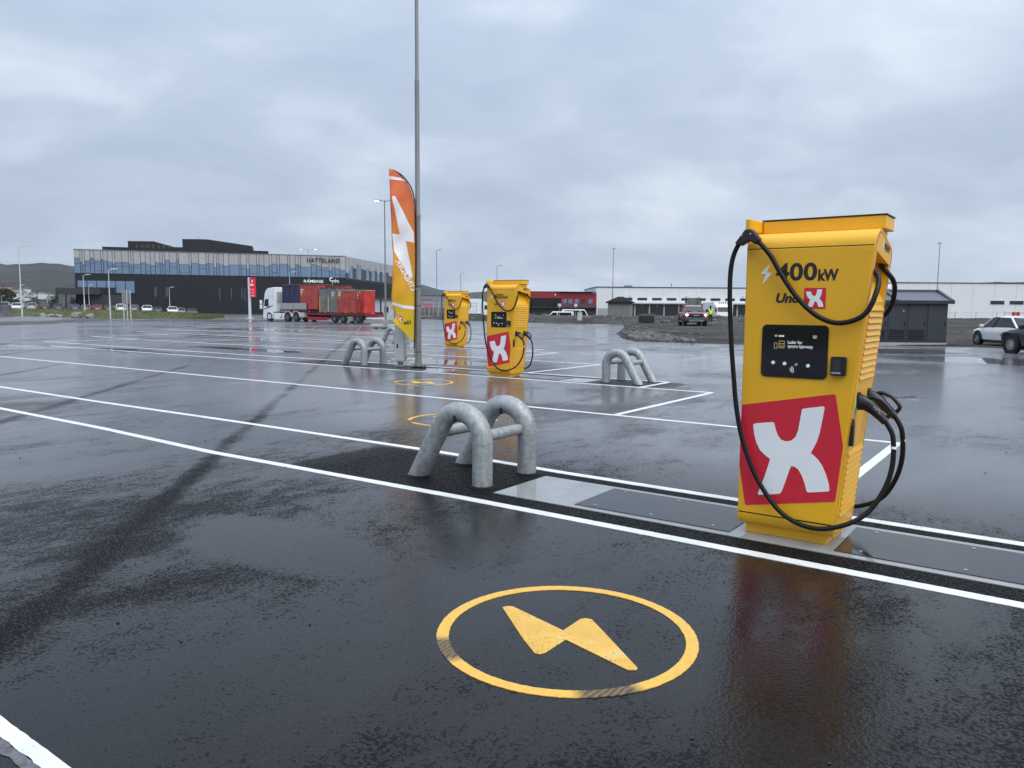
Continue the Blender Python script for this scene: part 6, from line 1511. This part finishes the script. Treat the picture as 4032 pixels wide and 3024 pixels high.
def digger():
    t = thing('excavator', 'small excavator behind the red pickup, cab and raised arm showing', 'excavator', (20.4, 87, .35), R(-100))
    DG = mat('digger green grey', (.06, .075, .068), .5, var=.1); DR = mat('rusty arm', (.12, .075, .05), .7, var=.3, scale=3)
    for s in (-1, 1):
        p = MB(); p.prism(rrect(-1.1, 1.1, -.4, .25, .28, 5), s * .75 - .2, s * .75 + .2, 'y'); p.build('track', mat('track rubber', (.02, .02, .02), .8), t)
    p = MB(); p.box(-1.0, .8, -.75, .75, .3, 1.05); p.build('house', DG, t, bevel=.06)
    p = MB(); p.box(-.35, .75, -.72, .30, 1.05, 2.42); c = p.build('cab', DG, t, bevel=.05)
    p = MB(); p.box(.752, .77, -.64, .22, 1.25, 2.3); p.build('front_window', mat('cab glass', (.16, .22, .21), .1, .4), c)
    for s in (-.755, .31):
        p = MB(); p.box(-.25, .65, s, s + .015, 1.4, 2.3); p.build('side_window', CARGLASS, c)
    p = MB(); p.box(.5, .7, -1.0, -.8, 1.8, 2.15); p.build('mirror', BLKP, c)
    p = MB(); p.box(.5, .7, .55, .75, 1.8, 2.15); p.build('mirror', BLKP, c)
    p = MB(); p.tube([(.7, .45, .7), (1.2, .45, 1.9), (1.5, .45, 2.45)], [.16, .15, .12], 6); bm_ = p.build('boom', DR, t)
    p = MB(); p.tube([(1.5, .45, 2.45), (1.95, .45, 1.4), (2.0, .45, .6)], [.12, .12, .08], 6); p.build('stick', DR, t)
    p = MB(); p.prism([(1.75, .55), (2.2, .6), (2.15, .1), (1.85, .0), (1.65, .2)], .15, .75, 'y'); p.build('bucket', DR, t)
digger()
# ------------------------------------------------------------------ transformer shed at the right
def shed():
    t = thing('transformer_shed', 'dark grey metal transformer shed with low pitched roof', 'shed', (14.2, 34.75, 0), R(-1.0))
    SG = mat('shed grey', (.030, .036, .044), .45, var=.12, scale=1.5); SR = mat('shed roof', (.105, .115, .14), .4, .2, var=.06)
    Wd = 5.32; SLV = mat('shed louvre', (.016, .019, .024), .8, spec=.15)
    p = MB(); p.box(0, Wd, 0, 2.4, .14, 1.95); w = p.build('wall', SG, t)
    p = MB(); p.box(-.03, Wd + .03, -.03, 2.43, .0, .14); p.build('plinth', mat('pale plinth', (.36, .36, .34), .7, var=.1), t)
    p = MB(); p.prism([(-.12, 1.94), (-.12, 2.02), (1.2, 2.46), (2.52, 2.02), (2.52, 1.94)], -.12, Wd + .16, 'x'); rf = p.build('roof', SR, t)
    for x in (-.12, 1.55, 2.95, Wd + .06):
        p = MB(); p.add([(x, -.16, 2.00), (x + .12, -.16, 2.00), (x + .12, 1.2, 2.50), (x, 1.2, 2.50), (x, -.16, 2.07), (x + .12, -.16, 2.07), (x + .12, 1.2, 2.57), (x, 1.2, 2.57)], [(0, 1, 5, 4), (1, 2, 6, 5), (2, 3, 7, 6), (3, 0, 4, 7), (4, 5, 6, 7), (0, 3, 2, 1)]); p.build('roof_batten', SR, rf)
    p = MB(); p.box(-.16, Wd + .2, -.18, -.12, 1.88, 2.03); p.build('fascia', mat('shed fascia', (.022, .026, .034), .4), rf)
    p = MB(); p.box(-.12, Wd + .16, 1.14, 1.26, 2.46, 2.54); p.build('ridge', SR, rf)
    for k in range(6):
        x = .05 + .88 * k; p = MB(); p.box(x, x + .82, -.02, .0, .20, 1.86); d = p.build('door', SG, w, bevel=.008)
        if k % 2 == 0 or k == 3:
            for j in range(4):
                z = .28 + .12 * j; q = MB(); q.add([(x + .06, -.022, z), (x + .76, -.022, z), (x + .76, -.05, z + .02), (x + .06, -.05, z + .02), (x + .76, -.022, z + .09), (x + .06, -.022, z + .09)], [(0, 1, 2, 3), (3, 2, 4, 5)]); q.build('louver', SLV, d)
        q = MB(); q.box(x + .74, x + .78, -.045, -.02, .9, 1.1); q.build('handle', BLKP, d)
    q = MB(); q.lathe([(0, -.026), (.05, -.026), (.05, -.02)], 12, 'y', (3.35, 0, 1.55)); q.build('badge', mat('badge', (.25, .27, .2), .5), w)
shed()
# ------------------------------------------------------------------ damp air: hills fade, near things stay clear
hz = MB(); hz.box(-2600, 2600, -60, 3300, -2.8, 130)
ho = hz.build('haze', None)
hm = bpy.data.materials.new('haze'); hm.use_nodes = True
hn = hm.node_tree.nodes; hn.clear()
vo = hn.new('ShaderNodeVolumePrincipled'); vo.inputs['Color'].default_value = (.86, .91, 1, 1); vo.inputs['Density'].default_value = .00009; vo.inputs['Anisotropy'].default_value = .2
mo = hn.new('ShaderNodeOutputMaterial'); hm.node_tree.links.new(vo.outputs[0], mo.inputs['Volume'])
ho.data.materials.append(hm)
tag(ho, 'thin damp air over the whole site', 'haze', kind='stuff')
